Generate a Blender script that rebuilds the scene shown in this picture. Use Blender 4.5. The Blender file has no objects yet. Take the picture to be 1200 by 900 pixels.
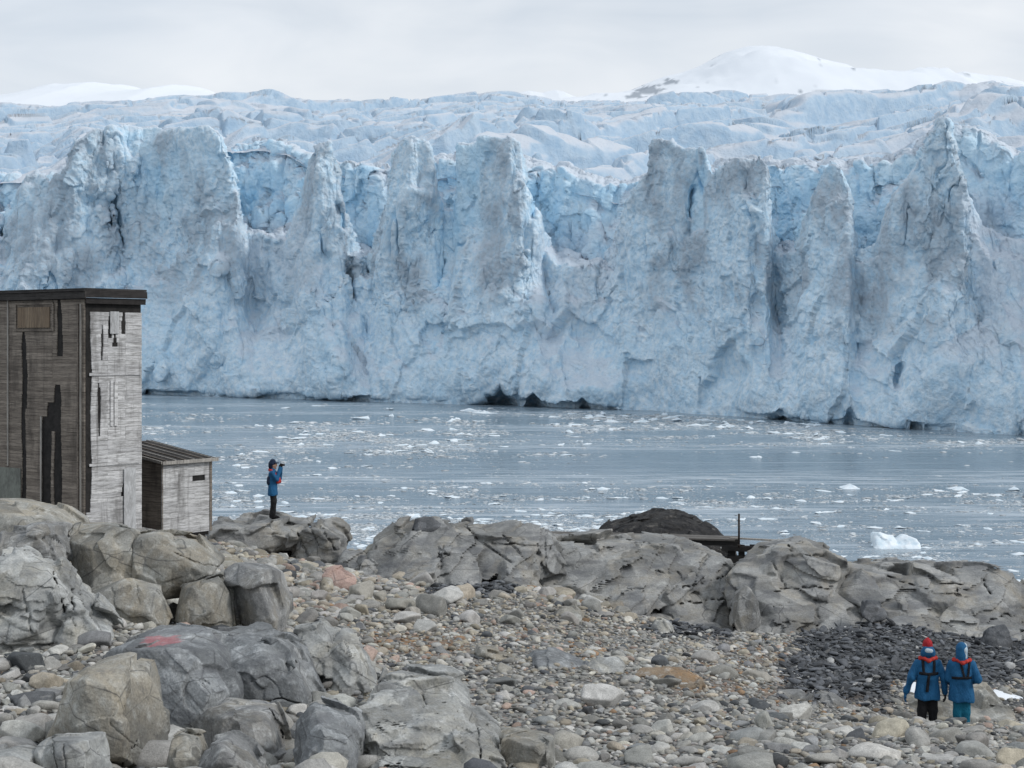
import bpy, bmesh, math, random
import numpy as np
import openvdb as vdb
from mathutils import Vector, Matrix
S = bpy.context.scene
COL = S.collection
F = 1903.0        # focal length in pixels of a 1200 px wide frame
HZ = 405.0        # image row of the horizon
CAMZ = 10.0       # eye height above the sea
R = math.radians

def pt(px, py, d):
    """world point seen at a photo position when it stands d metres away"""
    return np.array([(px-600)/F*d, d, CAMZ-(py-HZ)/F*d])
def ptv(px, py, d): return Vector(pt(px, py, d))
def proj(P):
    return 600+P[...,0]/P[...,1]*F, HZ-(P[...,2]-CAMZ)/P[...,1]*F

# ------------------------------------------------------------------ numpy noise
_rng = np.random.RandomState(7)
_G = _rng.normal(size=(64*64*64, 3)).astype(np.float32)
_G /= np.linalg.norm(_G, axis=1, keepdims=True)
def _perlin(P):
    out = np.empty(len(P), np.float32)
    for a in range(0, len(P), 400000):
        Q = P[a:a+400000]
        i = np.floor(Q).astype(np.int32); f = (Q-i).astype(np.float32)
        u = f*f*f*(f*(f*6-15)+10)
        acc = []
        for dx in (0,1):
            for dy in (0,1):
                for dz in (0,1):
                    idx = (((i[:,0]+dx)&63)*64+((i[:,1]+dy)&63))*64+((i[:,2]+dz)&63)
                    g = _G[idx]
                    acc.append(g[:,0]*(f[:,0]-dx)+g[:,1]*(f[:,1]-dy)+g[:,2]*(f[:,2]-dz))
        x0 = acc[0]+(acc[1]-acc[0])*u[:,2]; x1 = acc[2]+(acc[3]-acc[2])*u[:,2]
        x2 = acc[4]+(acc[5]-acc[4])*u[:,2]; x3 = acc[6]+(acc[7]-acc[6])*u[:,2]
        y0 = x0+(x1-x0)*u[:,1]; y1 = x2+(x3-x2)*u[:,1]
        out[a:a+400000] = y0+(y1-y0)*u[:,0]
    return out*1.5
_ROT = np.array([[0.36,0.48,-0.8],[-0.8,0.60,0.0],[0.48,0.64,0.6]], np.float32)
def noise(P, size=1.0, octs=1, gain=0.5, ridge=False, seed=0, scale=(1,1,1)):
    """fractal gradient noise of points P (N,3); size = wavelength in metres"""
    shp = P.shape[:-1]
    Q = (np.asarray(P, np.float32).reshape(-1,3)*np.array(scale, np.float32)/size + np.float32(seed*17.31))
    out = np.zeros(len(Q), np.float32); amp = 1.0; tot = 0
    for o in range(octs):
        n = _perlin(Q if o == 0 else Q)
        if ridge: n = 1-2*np.abs(n)
        out += amp*n; tot += amp; amp *= gain
        Q = (Q@_ROT.T)*2.03+11.7 if scale == (1,1,1) else Q*2.03+11.7
    return (out/tot).reshape(shp)
def n2(x, y, size=1.0, octs=1, gain=.5, seed=0, **k):
    return noise(np.stack([x, y, np.full_like(x, 3.3)], -1), size, octs, gain, seed=seed, **k)
def sstep(a, b, x):
    t = np.clip((x-a)/(b-a), 0, 1); return t*t*(3-2*t)
def tab(T, x):
    T = np.array(T, float); return np.interp(x, T[:,0], T[:,1])

def voronoi2(x, y, sx, sy, seed=0):
    """jittered cells of size sx, sy: id hash (4 randoms), F1, F2, offset to the cell point"""
    u = x/sx; v = y/sy; iu = np.floor(u).astype(np.int64); iv = np.floor(v).astype(np.int64)
    b1 = np.full(u.shape, 1e9); b2 = b1.copy(); ou = np.zeros(u.shape); ov = ou.copy(); hid = np.zeros(u.shape, np.int64)
    for du in (-1,0,1):
        for dv in (-1,0,1):
            cu = iu+du; cv = iv+dv
            h = (cu*73856093 ^ cv*19349663 ^ (seed*83492791+12345)) & 0xffffffff
            h = ((h ^ (h >> 13))*1274126177) & 0xffffffff; h ^= h >> 16
            a = cu+0.1+0.8*((h & 1023)/1023.0); b = cv+0.1+0.8*(((h >> 10) & 1023)/1023.0)
            dd = np.hypot(u-a, v-b)
            m = dd < b1
            b2 = np.where(m, b1, np.minimum(b2, dd)); hid = np.where(m, h, hid)
            ou = np.where(m, u-a, ou); ov = np.where(m, v-b, ov); b1 = np.where(m, dd, b1)
    r = [(((hid*k) >> 7) & 4095)/4095.0 for k in (1, 7, 31, 113)]
    return r, b1, b2, ou, ov

def blocks3(P, size, seed=0, scale=(1,1,1)):
    """angular block relief: every jittered 3-D cell pushes its own tilted facet in or out; also F2-F1"""
    out = np.empty(len(P), np.float32); edge = np.empty(len(P), np.float32)
    for s0 in range(0, len(P), 300000):
        Q = P[s0:s0+300000].astype(np.float32)*np.array(scale, np.float32)/size
        I = np.floor(Q).astype(np.int64)
        b1 = np.full(len(Q), 9, np.float32); b2 = b1.copy(); val = np.zeros(len(Q), np.float32)
        for dx in (-1,0,1):
            for dy in (-1,0,1):
                for dz in (-1,0,1):
                    c = I+np.array([dx,dy,dz])
                    h = (c[:,0]*73856093 ^ c[:,1]*19349663 ^ c[:,2]*83492791 ^ (seed*2654435761)) & 0xffffffff
                    h = ((h ^ (h >> 13))*1274126177) & 0xffffffff; h ^= h >> 16
                    o = Q-c-.5-.8*(np.stack([h & 1023, (h >> 10) & 1023, (h >> 20) & 1023], -1).astype(np.float32)/1023-.5)
                    d = (o*o).sum(1)
                    g = _G[h % 262144]
                    m = d < b1
                    b2 = np.where(m, b1, np.minimum(b2, d))
                    val = np.where(m, (o*g).sum(1)*1.3+(((h >> 5) & 255)/255.0-.5)*.9, val)
                    b1 = np.where(m, d, b1)
        out[s0:s0+300000] = val; edge[s0:s0+300000] = np.sqrt(b2)-np.sqrt(b1)
    return out, edge

# ------------------------------------------------------------------ mesh helpers
def mesh_np(name, V, faces, attrs=None, smooth=True):
    """faces: (M,3) or (M,4) array"""
    me = bpy.data.meshes.new(name)
    V = np.asarray(V, np.float32); faces = np.asarray(faces, np.int32); k = faces.shape[1]
    me.vertices.add(len(V)); me.vertices.foreach_set('co', V.ravel())
    me.loops.add(faces.size); me.loops.foreach_set('vertex_index', faces.ravel())
    me.polygons.add(len(faces)); me.polygons.foreach_set('loop_start', np.arange(len(faces), dtype=np.int32)*k)
    me.update(calc_edges=True)
    if smooth: me.polygons.foreach_set('use_smooth', np.ones(len(faces), bool))
    for n, a in (attrs or {}).items():
        a = np.asarray(a, np.float32)
        if a.ndim == 1:
            at = me.attributes.new(n, 'FLOAT', 'POINT'); at.data.foreach_set('value', a)
        else:
            at = me.attributes.new(n, 'FLOAT_COLOR', 'POINT')
            if a.shape[1] == 3: a = np.c_[a, np.ones(len(a), np.float32)]
            at.data.foreach_set('color', a.ravel())
    me.validate()
    return me
def grid_faces(nu, nv):
    i = np.arange(nu*nv).reshape(nu, nv)
    return np.stack([i[:-1,:-1], i[1:,:-1], i[1:,1:], i[:-1,1:]], -1).reshape(-1,4)
def vnormals(V, Fq):
    a, b, c = V[Fq[:,0]], V[Fq[:,1]], V[Fq[:,2]]
    n = np.cross(b-a, c-a)
    if Fq.shape[1] == 4: n = n+np.cross(c-a, V[Fq[:,3]]-a)
    N = np.zeros_like(V)
    for k in range(Fq.shape[1]):
        for ax in range(3): N[:,ax] += np.bincount(Fq[:,k], n[:,ax], len(V))
    return N/np.maximum(np.linalg.norm(N, axis=1, keepdims=True), 1e-9)
def tag(o, label=None, cat=None, group=None, kind=None):
    if label: o['label'] = label
    if cat: o['category'] = cat
    if group: o['group'] = group
    if kind: o['kind'] = kind
    return o
def link(name, me, mat=None, parent=None):
    o = bpy.data.objects.new(name, me); COL.objects.link(o)
    if mat is not None: me.materials.clear(); me.materials.append(mat)
    if parent is not None: o.parent = parent
    return o
def empty(name, loc=(0,0,0), rz=0):
    o = bpy.data.objects.new(name, None); COL.objects.link(o)
    o.location = loc; o.rotation_euler = (0,0,rz); o.empty_display_size = .3
    return o
def new_from_bm(name, bm, smooth=False):
    me = bpy.data.meshes.new(name); bm.to_mesh(me); bm.free()
    if smooth:
        for p in me.polygons: p.use_smooth = True
    return me
def copy_tree(o, parent=None):
    c = o.copy(); COL.objects.link(c); c.parent = parent
    for ch in list(o.children): copy_tree(ch, c)
    return c

# ------------------------------------------------------------------ material helper
class M:
    def __init__(s, name):
        s.m = bpy.data.materials.new(name); s.m.use_nodes = True
        s.nt = s.m.node_tree; s.N = s.nt.nodes; s.L = s.nt.links
        s.b = s.N['Principled BSDF']; s.b.inputs['Specular IOR Level'].default_value = 0.3
        s.b.inputs['Roughness'].default_value = 0.85
    def n(s, t, **k):
        x = s.N.new('ShaderNode'+t)
        for a, v in k.items(): setattr(x, a, v)
        return x
    def put(s, sock, v):
        if hasattr(v, 'is_output'): s.L.new(v, sock)
        else: sock.default_value = v
    def pos(s, scale=(1,1,1), obj=False):
        c = s.n('TexCoord').outputs['Object'] if obj else s.n('NewGeometry').outputs['Position']
        mp = s.n('Mapping'); s.L.new(c, mp.inputs[0]); mp.inputs['Scale'].default_value = scale
        return mp.outputs[0]
    def noise(s, scale, detail=5, rough=.55, vec=None, dist=0, out='Fac'):
        x = s.n('TexNoise'); x.inputs['Scale'].default_value = scale; x.inputs['Detail'].default_value = detail
        x.inputs['Roughness'].default_value = rough; x.inputs['Distortion'].default_value = dist
        if vec is not None: s.L.new(vec, x.inputs['Vector'])
        return x.outputs[out]
    def voro(s, scale, vec=None, feature='F1', out='Distance'):
        x = s.n('TexVoronoi', feature=feature); x.inputs['Scale'].default_value = scale
        if vec is not None: s.L.new(vec, x.inputs['Vector'])
        return x.outputs[out]
    def ramp(s, fac, stops, interp='LINEAR'):
        x = s.n('ValToRGB'); s.L.new(fac, x.inputs[0]); r = x.color_ramp; r.interpolation = interp
        while len(r.elements) > 1: r.elements.remove(r.elements[-1])
        for i, (p, c) in enumerate(stops):
            e = r.elements[0] if i == 0 else r.elements.new(p)
            e.position = p; e.color = (c, c, c, 1) if not hasattr(c, '__len__') else (*c[:3], 1)
        return x.outputs[0]
    def mix(s, fac, a, b, blend='MIX'):
        x = s.n('Mix', data_type='RGBA', blend_type=blend, clamp_factor=True)
        for sock, v in ((x.inputs[0], fac), (x.inputs[6], a), (x.inputs[7], b)):
            if isinstance(v, tuple) and len(v) == 3: v = (*v, 1)
            s.put(sock, v)
        return x.outputs[2]
    def math(s, op, a, b=0.0, clamp=False):
        x = s.n('Math', operation=op, use_clamp=clamp); s.put(x.inputs[0], a); s.put(x.inputs[1], b); return x.outputs[0]
    def attr(s, name, out='Fac'):
        x = s.n('Attribute', attribute_name=name); return x.outputs[out]
    def bump(s, h, strength=.5, dist=.1, prev=None):
        x = s.n('Bump'); x.inputs['Strength'].default_value = strength; x.inputs['Distance'].default_value = dist
        s.L.new(h, x.inputs['Height'])
        if prev is not None: s.L.new(prev, x.inputs['Normal'])
        return x.outputs[0]
    def done(s, color=None, rough=None, normal=None, **k):
        if color is not None:
            s.put(s.b.inputs['Base Color'], (*color, 1) if isinstance(color, tuple) and len(color) == 3 else color)
        if rough is not None: s.put(s.b.inputs['Roughness'], rough)
        if normal is not None: s.L.new(normal, s.b.inputs['Normal'])
        for a, v in k.items(): s.put(s.b.inputs[a], v)
        return s.m

# ------------------------------------------------------------------ camera, light, sky
cam = bpy.data.cameras.new('camera'); camo = bpy.data.objects.new('camera', cam); COL.objects.link(camo)
camo.location = (0, 0, CAMZ); camo.rotation_euler = (R(90), 0, 0)
cam.sensor_width = 36; cam.lens = 36*F/1200; cam.shift_y = -(450-HZ)/1200*-1*-1
cam.clip_start = .3; cam.clip_end = 20000
S.camera = camo
S.view_settings.view_transform = 'Standard'; S.view_settings.look = 'None'
S.view_settings.exposure = 0.04; S.view_settings.gamma = 1
S.render.engine = 'CYCLES'
S.cycles.max_bounces = 6; S.cycles.diffuse_bounces = 4; S.cycles.glossy_bounces = 3
S.cycles.use_denoising = True; S.cycles.caustics_reflective = False; S.cycles.caustics_refractive = False

SUN_EL, SUN_AZ = 38.0, 114.0      # azimuth clockwise from the view direction: light from the right
sd = Vector((math.sin(R(SUN_AZ))*math.cos(R(SUN_EL)), math.cos(R(SUN_AZ))*math.cos(R(SUN_EL)), math.sin(R(SUN_EL))))
sun = bpy.data.lights.new('sun', 'SUN'); suno = bpy.data.objects.new('sun', sun); COL.objects.link(suno)
suno.rotation_euler = sd.to_track_quat('Z', 'Y').to_euler(); suno.location = (30, 0, 60)
sun.energy = 1.5; sun.angle = R(11); sun.color = (1, .965, .92)

W = bpy.data.worlds.new('World'); S.world = W; W.use_nodes = True
nt = W.node_tree; N = nt.nodes; L = nt.links
bg = N['Background']; bg.inputs['Strength'].default_value = 0.1
sky = N.new('ShaderNodeTexSky'); sky.sky_type = 'NISHITA'; sky.sun_disc = False
sky.sun_elevation = R(SUN_EL); sky.sun_rotation = R(SUN_AZ); sky.dust_density = 1.5
tc = N.new('ShaderNodeTexCoord')
mp = N.new('ShaderNodeMapping'); mp.inputs['Scale'].default_value = (1, 1, 3.2); L.new(tc.outputs['Generated'], mp.inputs[0])
def wnoise(sc, det, loc):
    m2 = N.new('ShaderNodeMapping'); m2.inputs['Location'].default_value = loc; L.new(mp.outputs[0], m2.inputs[0])
    x = N.new('ShaderNodeTexNoise'); x.inputs['Scale'].default_value = sc; x.inputs['Detail'].default_value = det
    x.inputs['Distortion'].default_value = .6
    L.new(m2.outputs[0], x.inputs[0]); return x.outputs[0]
def wramp(f, stops):
    x = N.new('ShaderNodeValToRGB'); L.new(f, x.inputs[0])
    for i, (p, c) in enumerate(stops):
        e = x.color_ramp.elements[i] if i < 2 else x.color_ramp.elements.new(p)
        e.position = p; e.color = (*c, 1)
    return x.outputs[0]
def wmix(fac, a, b, blend='MIX'):
    x = N.new('ShaderNodeMix'); x.data_type = 'RGBA'; x.blend_type = blend; x.clamp_result = False
    for sck, v in ((x.inputs[0], fac), (x.inputs[6], a), (x.inputs[7], b)):
        if hasattr(v, 'is_output'): L.new(v, sck)
        else: sck.default_value = v
    return x.outputs[2]
cl = wramp(wnoise(2.6, 5, (1.3, .4, .2)), [(.30, (.645, .715, .80)), (.55, (.785, .825, .875)), (.74, (.875, .90, .93))])
cl2 = wramp(wnoise(6.5, 4, (4.3, 2.4, .9)), [(.35, (.90, .925, .95)), (.68, (1.07, 1.065, 1.06))])
cl = wmix(1.0, cl, cl2, 'MULTIPLY')
sep = N.new('ShaderNodeSeparateXYZ'); L.new(tc.outputs['Generated'], sep.inputs[0])
hz = wramp(sep.outputs[2], [(.12, (1, 1, 1)), (.20, (0, 0, 0))])           # brighter cloud base low over the ice
cl = wmix(hz, cl, wmix(.30, cl, (.93, .95, .97, 1)))
sc10 = wmix(1.0, cl, (10, 10, 10, 1), 'MULTIPLY')
L.new(wmix(.93, sky.outputs[0], sc10), bg.inputs['Color'])
# ------------------------------------------------------------------ the glacier front
BASE = [(-140,454),(-80,457),(0,460),(165,462),(400,470),(580,476),(760,482),(930,494),(1000,499),(1190,511),(1300,521),(1340,525)]
CREST = [(-140,230),(-60,215),(-20,250),(8,262),(28,212),(45,200),(62,212),(78,196),(92,162),(112,151),(150,149),(240,151),(258,160),(268,190),(282,240),(300,318),(330,300),
  (352,232),(366,178),(384,168),(396,200),(408,270),(430,340),(442,280),(452,236),(461,180),(474,160),(496,158),(508,182),(518,244),(534,246),(540,168),(560,158),
  (596,157),(608,166),(616,215),(632,246),(648,318),(690,330),(712,308),(736,240),(754,205),(766,165),(780,162),(796,170),(822,172),(834,206),(846,190),(862,183),(886,184),(898,200),
  (904,272),(914,345),(930,322),(945,250),(960,212),(972,190),(986,192),(994,216),(1004,300),(1028,282),(1046,232),(1062,212),(1084,174),(1102,137),(1110,139),(1120,180),(1130,226),(1150,262),(1200,280),(1300,250),(1340,250)]
BACK = [(-140,190),(0,200),(60,200),(100,175),(270,163),(300,160),(340,166),(372,186),(440,196),(520,186),(560,180),(640,192),(680,206),(720,214),(780,200),(840,192),(900,188),
  (960,192),(1010,190),(1060,184),(1092,165),(1110,138),(1150,152),(1200,182),(1260,196),(1340,200)]
def baseD(px): return CAMZ*F/(tab(BASE, px)-HZ)
pxs = np.arange(-110, 1311, 2.0); NX = len(pxs)
D0 = baseD(pxs); sc = D0/330.0
NJ, NK = 160, 176
us = (np.arange(NJ)-14)*0.5         # scaled metres behind the waterline
ks = (np.arange(NK)-6)*0.4
# smooth rounded tables plus fractal raggedness
j1 = n2(pxs, pxs*0, 22, 5, .65, seed=3)
crest_px = tab(CREST, pxs)+j1*7
back_px = tab(BACK, pxs)+n2(pxs, pxs*0+9, 26, 5, .65, seed=4)*15-3
wr = 12.5+3.0*n2(pxs, pxs*0, 160, 2, seed=5)          # crest set back from the waterline
apron_dummy = 0
saddle = sstep(215, 290, crest_px)
wr = wr+7*saddle
apron = 3.2*np.convolve(saddle, np.ones(9)/9, 'same')+2.2*n2(pxs, pxs*0, 70, 2, seed=13)
Ccr = (CAMZ+(HZ-crest_px)/F*(D0+wr*sc))/sc
Rb = 30+4*n2(pxs, pxs*0, 120, 3, seed=6)*1.6
Bcr = (CAMZ+(HZ-back_px)/F*(D0+Rb*sc))/sc
Mo = np.minimum(Bcr*0.60+4.0*n2(pxs, pxs*0, 30, 4, seed=8), Bcr-4)
def Hfield(i, u):
    """height (scaled metres) of the ice at column i, u behind the waterline"""
    C = Ccr[i]; w = wr[i]; t = u/w
    g = np.interp(t, [-9,-.02,0.05,.22,.5,.72,.86,1,1.0001], [-1,-.2,.13,.25,.44,.60,.76,1,1])
    fr = C*g
    back = C-np.maximum(u-w-3.0, 0)*4.2
    fr = np.where(t > 1, back, fr)
    M0 = np.where(u > w*.8, Mo[i]+(u-w)*.22, -9)
    wall = Mo[i]+(Bcr[i]-Mo[i])*np.clip((u-Rb[i])/6.0, 0, 1)**.7+np.maximum(u-Rb[i]-6.0, 0)*.10
    return np.maximum(fr, np.where(u > Rb[i]-.5, wall, M0))
II, JJ = np.meshgrid(np.arange(NX), np.arange(NJ), indexing='ij')
Htab = Hfield(II, us[JJ]).astype(np.float32)
# sharp spurs that run down from the pinnacles, and deep fissures between them: (px, row) lines
SPUR = [((104,150),(84,215),(50,290),(10,390)),((256,158),(280,235),(270,300),(190,440)),((372,172),(384,240),(336,340),(300,460)),
  ((478,158),(470,215),(440,300),(400,430)),((596,158),(612,240),(602,330),(556,440)),((766,162),(728,250),(690,330),(640,440)),
  ((868,184),(878,290),(868,380)),((976,192),(950,300),(932,400),(930,492)),((1104,140),(1050,240),(1004,330),(960,420)),((1108,150),(1136,250),(1172,350),(1200,440)),
  ((936,470),(958,408),(986,394),(1012,440)),((1050,490),(1096,430),(1160,420)),((330,270),(362,350),(400,440)),((648,300),(664,380),(700,460)),((1130,330),(1090,400)),((-40,250),(0,300),(20,400)),((1210,240),(1235,350),(1240,480))]
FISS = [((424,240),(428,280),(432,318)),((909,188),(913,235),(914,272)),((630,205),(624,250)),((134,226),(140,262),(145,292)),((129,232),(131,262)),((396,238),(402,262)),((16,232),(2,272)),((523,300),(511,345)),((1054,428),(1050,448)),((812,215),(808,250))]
def seg_dist(px, py, line, sx=1.0):
    d = np.full(px.shape, 1e9)
    for (x0, y0), (x1, y1) in zip(line[:-1], line[1:]):
        dx, dy = x1-x0, y1-y0
        t = np.clip(((px-x0)*dx+(py-y0)*dy)/(dx*dx+dy*dy), 0, 1)
        d = np.minimum(d, np.hypot(px-x0-t*dx, py-y0-t*dy))
    return d
def spurs(px, py):
    wv = n2(px, py, 40, 3, seed=71)*9; wv2 = n2(px, py, 40, 3, seed=72)*9
    a = np.zeros(px.shape)
    for n_, l in enumerate(SPUR):
        w = (66, 50, 60, 74)[n_ % 4]; h = (6.2, 5.0, 5.6)[n_ % 3]
        if l[0] == (1104,140): w, h = 100, 9.5
        if l[0] in ((104,150), (256,158), (766,162)): w, h = 84, 7.5
        a = np.maximum(a, h*np.clip(1-seg_dist(px+wv, py+wv2, l)/w, 0, 1))
    return a
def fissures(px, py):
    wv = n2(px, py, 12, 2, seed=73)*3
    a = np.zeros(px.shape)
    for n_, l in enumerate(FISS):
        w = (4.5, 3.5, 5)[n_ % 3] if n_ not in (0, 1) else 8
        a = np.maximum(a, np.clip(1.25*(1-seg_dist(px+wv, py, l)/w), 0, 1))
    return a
PXK, KK = np.meshgrid(pxs, ks, indexing='ij')
DK = D0[:,None]+7*sc[:,None]
PYK = HZ-(KK*sc[:,None]-CAMZ)/DK*F
push = (spurs(PXK, PYK)-2.6-4.5*fissures(PXK, PYK)).astype(np.float32)
# large warps on a half-resolution lattice
hx, hj, hk = np.arange(0, NX+1, 2), np.arange(0, NJ+1, 2), np.arange(0, NK+1, 2)
def wpos(fi, fj, fk):
    px = pxs[0]+fi*2.0; D = baseD(px); s = D/330.0
    u = (fj-14)*.5; k = (fk-6)*.4
    d = D+u*s
    return np.stack([(px-600)/F*d, d, k*s], -1), s
A3 = np.meshgrid(hx, hj, hk, indexing='ij')
Pw, sw = wpos(A3[0].astype(np.float32), A3[1].astype(np.float32), A3[2].astype(np.float32))
Pw = Pw.astype(np.float32)
flute = noise(Pw, 8, 3, .55, ridge=True, seed=1, scale=(1,1,.2))
flute2 = noise(Pw, 3.6, 1, ridge=True, seed=21, scale=(1,1,.3))
lump = noise(Pw, 15, 3, .55, seed=2)
hfac = np.clip(Pw[...,2]/(20*sw), 0.25, 1.2).astype(np.float32)
lump2 = noise(Pw+np.stack([flute*2, flute*0, flute*3], -1), 6.5, 2, .55, ridge=True, seed=14)
tops = np.clip(Pw[...,2]/(46*sw), 0, 1).astype(np.float32)
wu = (flute*2.3+flute2*1.2)*hfac+lump*4.6+lump2*1.3*(1-.4*tops)
wx = (noise(Pw, 13, 3, .6, seed=5)*6.0)*(.4+.6*tops)            # sideways, in pixels
wz = noise(Pw, 8, 3, .6, seed=9)*2.4
def up(a):
    for ax in range(3):
        n = [NX, NJ, NK][ax]
        b = np.repeat(a, 2, axis=ax)
        sl = [slice(None)]*3; sl[ax] = slice(1, -1, 2)
        lo = [slice(None)]*3; lo[ax] = slice(0, -2, 2); hi = [slice(None)]*3; hi[ax] = slice(2, None, 2)
        b[tuple(sl)] = .5*(b[tuple(lo)]+b[tuple(hi)])
        cut = [slice(None)]*3; cut[ax] = slice(0, n)
        a = b[tuple(cut)]
    return a
wu = up(wu); wx = up(wx); wz = up(wz)
fi = np.clip(np.arange(NX, dtype=np.float32)[:,None,None]+wx/2, 0, NX-1.01)
fj = np.clip(np.arange(NJ, dtype=np.float32)[None,:,None]+(push[:,None,:]*np.where(us[None,:,None] < 22, 1, .15)-wu)/.5, 0, NJ-1.01)
i0 = fi.astype(np.int32); j0 = fj.astype(np.int32); fi -= i0; fj -= j0
flat = Htab.ravel(); b = i0*NJ+j0
Hs = flat[b]*(1-fi)*(1-fj)+flat[b+NJ]*fi*(1-fj)+flat[b+1]*(1-fi)*fj+flat[b+NJ+1]*fi*fj
Fld = ks[None,None,:].astype(np.float32)+wz-Hs
del fi, fj, i0, j0, b, Hs
# caves and notches worn in at the waterline: (px, row of the roof, half width px, depth)
for cx, top, hw, dep in ((590,448,20,15),(578,458,26,12),(627,460,16,12),(684,466,10,8),(921,478,20,10),(996,480,8,9),(1200,470,16,7),(905,486,14,5)):
    bi = (cx-pxs[0])/2; s0 = baseD(cx)/330; zt = max((CAMZ+(HZ-top)/F*baseD(cx))/s0, 1.0)
    ii = np.arange(NX)[:,None,None]; jj = us[None,:,None]; kk = ks[None,None,:]
    k0 = 0 if top > 440 else zt-3.0
    hh = zt if top > 440 else 3.5
    base_u = 0 if top > 440 else np.interp(zt, [0,5,12,25,40], [0,.8,3,7.5,9.5])
    q = np.abs((ii-bi)/(hw/2)+wx*.10+(kk-k0)*.05)**1.3+((jj-base_u)/dep)**2+np.clip((kk-k0)/hh, -1, 9)**1+wz*.12
    Fld = np.maximum(Fld, ((1.0-q)*hh).astype(np.float32))
# thin undercut along the waterline
Fld = np.maximum(Fld, np.where((us[None,:,None] < 3.6+wz*1.2) & (ks[None,None,:] < 1.15+wz*.12), 1.0, -9).astype(np.float32))
Fld[:,:,0] = np.minimum(Fld[:,:,0], 9)
g = vdb.FloatGrid(background=9.0); g.copyFromArray(np.ascontiguousarray(Fld, dtype=np.float32), tolerance=0)
P, Q = g.convertToQuads(isovalue=0.0)
del Fld, wu, wx, wz, Pw
def ijk2w(P):
    px = pxs[0]+P[:,0]*2.0; D = baseD(px); s = D/330.0
    u = (P[:,1]-14)*.5; d = D+u*s
    return np.stack([(px-600)/F*d, d, (P[:,2]-6)*.4*s], -1), px, u, s
Vg, px_, u_, s_ = ijk2w(P.astype(np.float64))
# drop the outer shell of the lattice
edge = (P[:,0] < .6) | (P[:,0] > NX-1.6) | (P[:,1] < .6) | (P[:,1] > NJ-1.6) | (P[:,2] < .6) | (P[:,2] > NK-1.6)
Q = Q[~edge[Q].any(1)]
used = np.zeros(len(Vg), bool); used[Q.ravel()] = True
remap = np.cumsum(used)-1; Q = remap[Q]; Vg = Vg[used]; px_ = px_[used]; u_ = u_[used]; s_ = s_[used]
# one linear subdivision, then fine relief
def subdiv(V, Q, extra):
    e = np.sort(np.stack([Q, np.roll(Q, -1, 1)], -1).reshape(-1,2), 1)
    key = e[:,0].astype(np.int64)*len(V)+e[:,1]
    uk, inv = np.unique(key, return_inverse=True)
    ea, eb = uk//len(V), uk % len(V)
    n0 = len(V); n1 = n0+len(uk)
    inv = inv.reshape(-1,4)+n0; c = np.arange(len(Q))+n1
    f = lambda A: np.concatenate([A, .5*(A[ea]+A[eb]), A[Q].mean(1)])
    q = np.concatenate([np.stack([Q[:,k], inv[:,k], c, inv[:,k-1]], -1) for k in range(4)])
    return f(V), q, [f(x) for x in extra]
def relax(V, Q, n, a=.5):
    for _ in range(n):
        A = np.zeros_like(V); cnt = np.zeros(len(V))
        for k in range(4):
            m = .5*(V[Q[:,k-1]]+V[Q[:,(k+1)%4]])
            for ax in range(3): A[:,ax] += np.bincount(Q[:,k], m[:,ax], len(V))
            cnt += np.bincount(Q[:,k], minlength=len(V))
        V = V+(A/np.maximum(cnt,1)[:,None]-V)*a*(cnt > 0)[:,None]
    return V
Vg = relax(Vg, Q, 2)
Vg, Q, (px_, u_, s_) = subdiv(Vg, Q, [px_, u_, s_])
Vg = relax(Vg, Q, 1)
Nn = vnormals(Vg, Q)
if Nn[np.argmin(Vg[:,1]),1] > 0: pass
flipq = np.mean(Nn[:,1]) > 0
if flipq: Q = Q[:,::-1]; Nn = -Nn
Vn = Vg/np.maximum(s_,.5)[:,None]
warp = noise(Vn, 4, 2, seed=30)[:,None]*np.array([.7,.7,.4])
bw = noise(Vn, 2.5, 3, .6, seed=61)[:,None]*np.array([.7,-.5,.6])
k0, e0 = blocks3(Vn+bw*1.4, 10.5, 7, (1,1,.55)); k1, e1 = blocks3(Vn+warp+bw, 4.6, 1, (1,1,.62)); k2, e2 = blocks3(Vn+bw, 2.0, 2, (1,1,.75)); k3_, e3 = blocks3(Vn+bw*.4, .95, 3, (1,1,.8))
rough = noise(Vn+warp, 3.6, 5, .55, seed=31, scale=(1,1,.75))*1.3
fine = noise(Vn+warp, 1.1, 3, .6, seed=33)
crk = noise(Vn+warp*.5, 7.0, 2, .5, seed=35, scale=(1,1,.16))
hrel = np.clip(Vn[:,2]/30, 0, 1)
front = sstep(22, 14, u_)
steep = 1-np.clip(Nn[:,2]*1.2, 0, 1)
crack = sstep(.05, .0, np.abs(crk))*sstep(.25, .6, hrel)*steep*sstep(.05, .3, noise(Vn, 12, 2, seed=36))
bill = np.abs(noise(Vn+warp, 6.0, 4, .6, seed=37, scale=(1,1,.6)))
calm = sstep(-.25, .25, noise(Vn, 16, 2, seed=38))
strk = noise(Vn+warp*.3, 2.2, 3, .6, ridge=True, seed=39, scale=(1,1,.10))
bk = noise(Vn+warp*.6, 6.5, 3, .55, ridge=True, seed=46, scale=(1,1,.12))
upr = sstep(.30, .62, hrel)*steep*(1-calm*.6)
inner = sstep(18, 26, u_)
lowf = .45+.55*sstep(.30, .65, hrel)
disp = k0*1.35*(1-.3*inner)*(1-.75*sstep(.80, 1.0, hrel))+(k1*.75+k2*.34*lowf)*(.12+.88*calm)*(1-.25*upr)*lowf+bill*.95+k3_*.17*(.2+.8*calm)*lowf+rough*.25+fine*.22+strk*.42*upr+bk*1.9*inner*steep+k1*.5*inner-crack*1.5
disp = np.clip(disp, -1.5, 2.3)
Vg = Vg+Nn*(disp*s_)[:,None]
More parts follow.
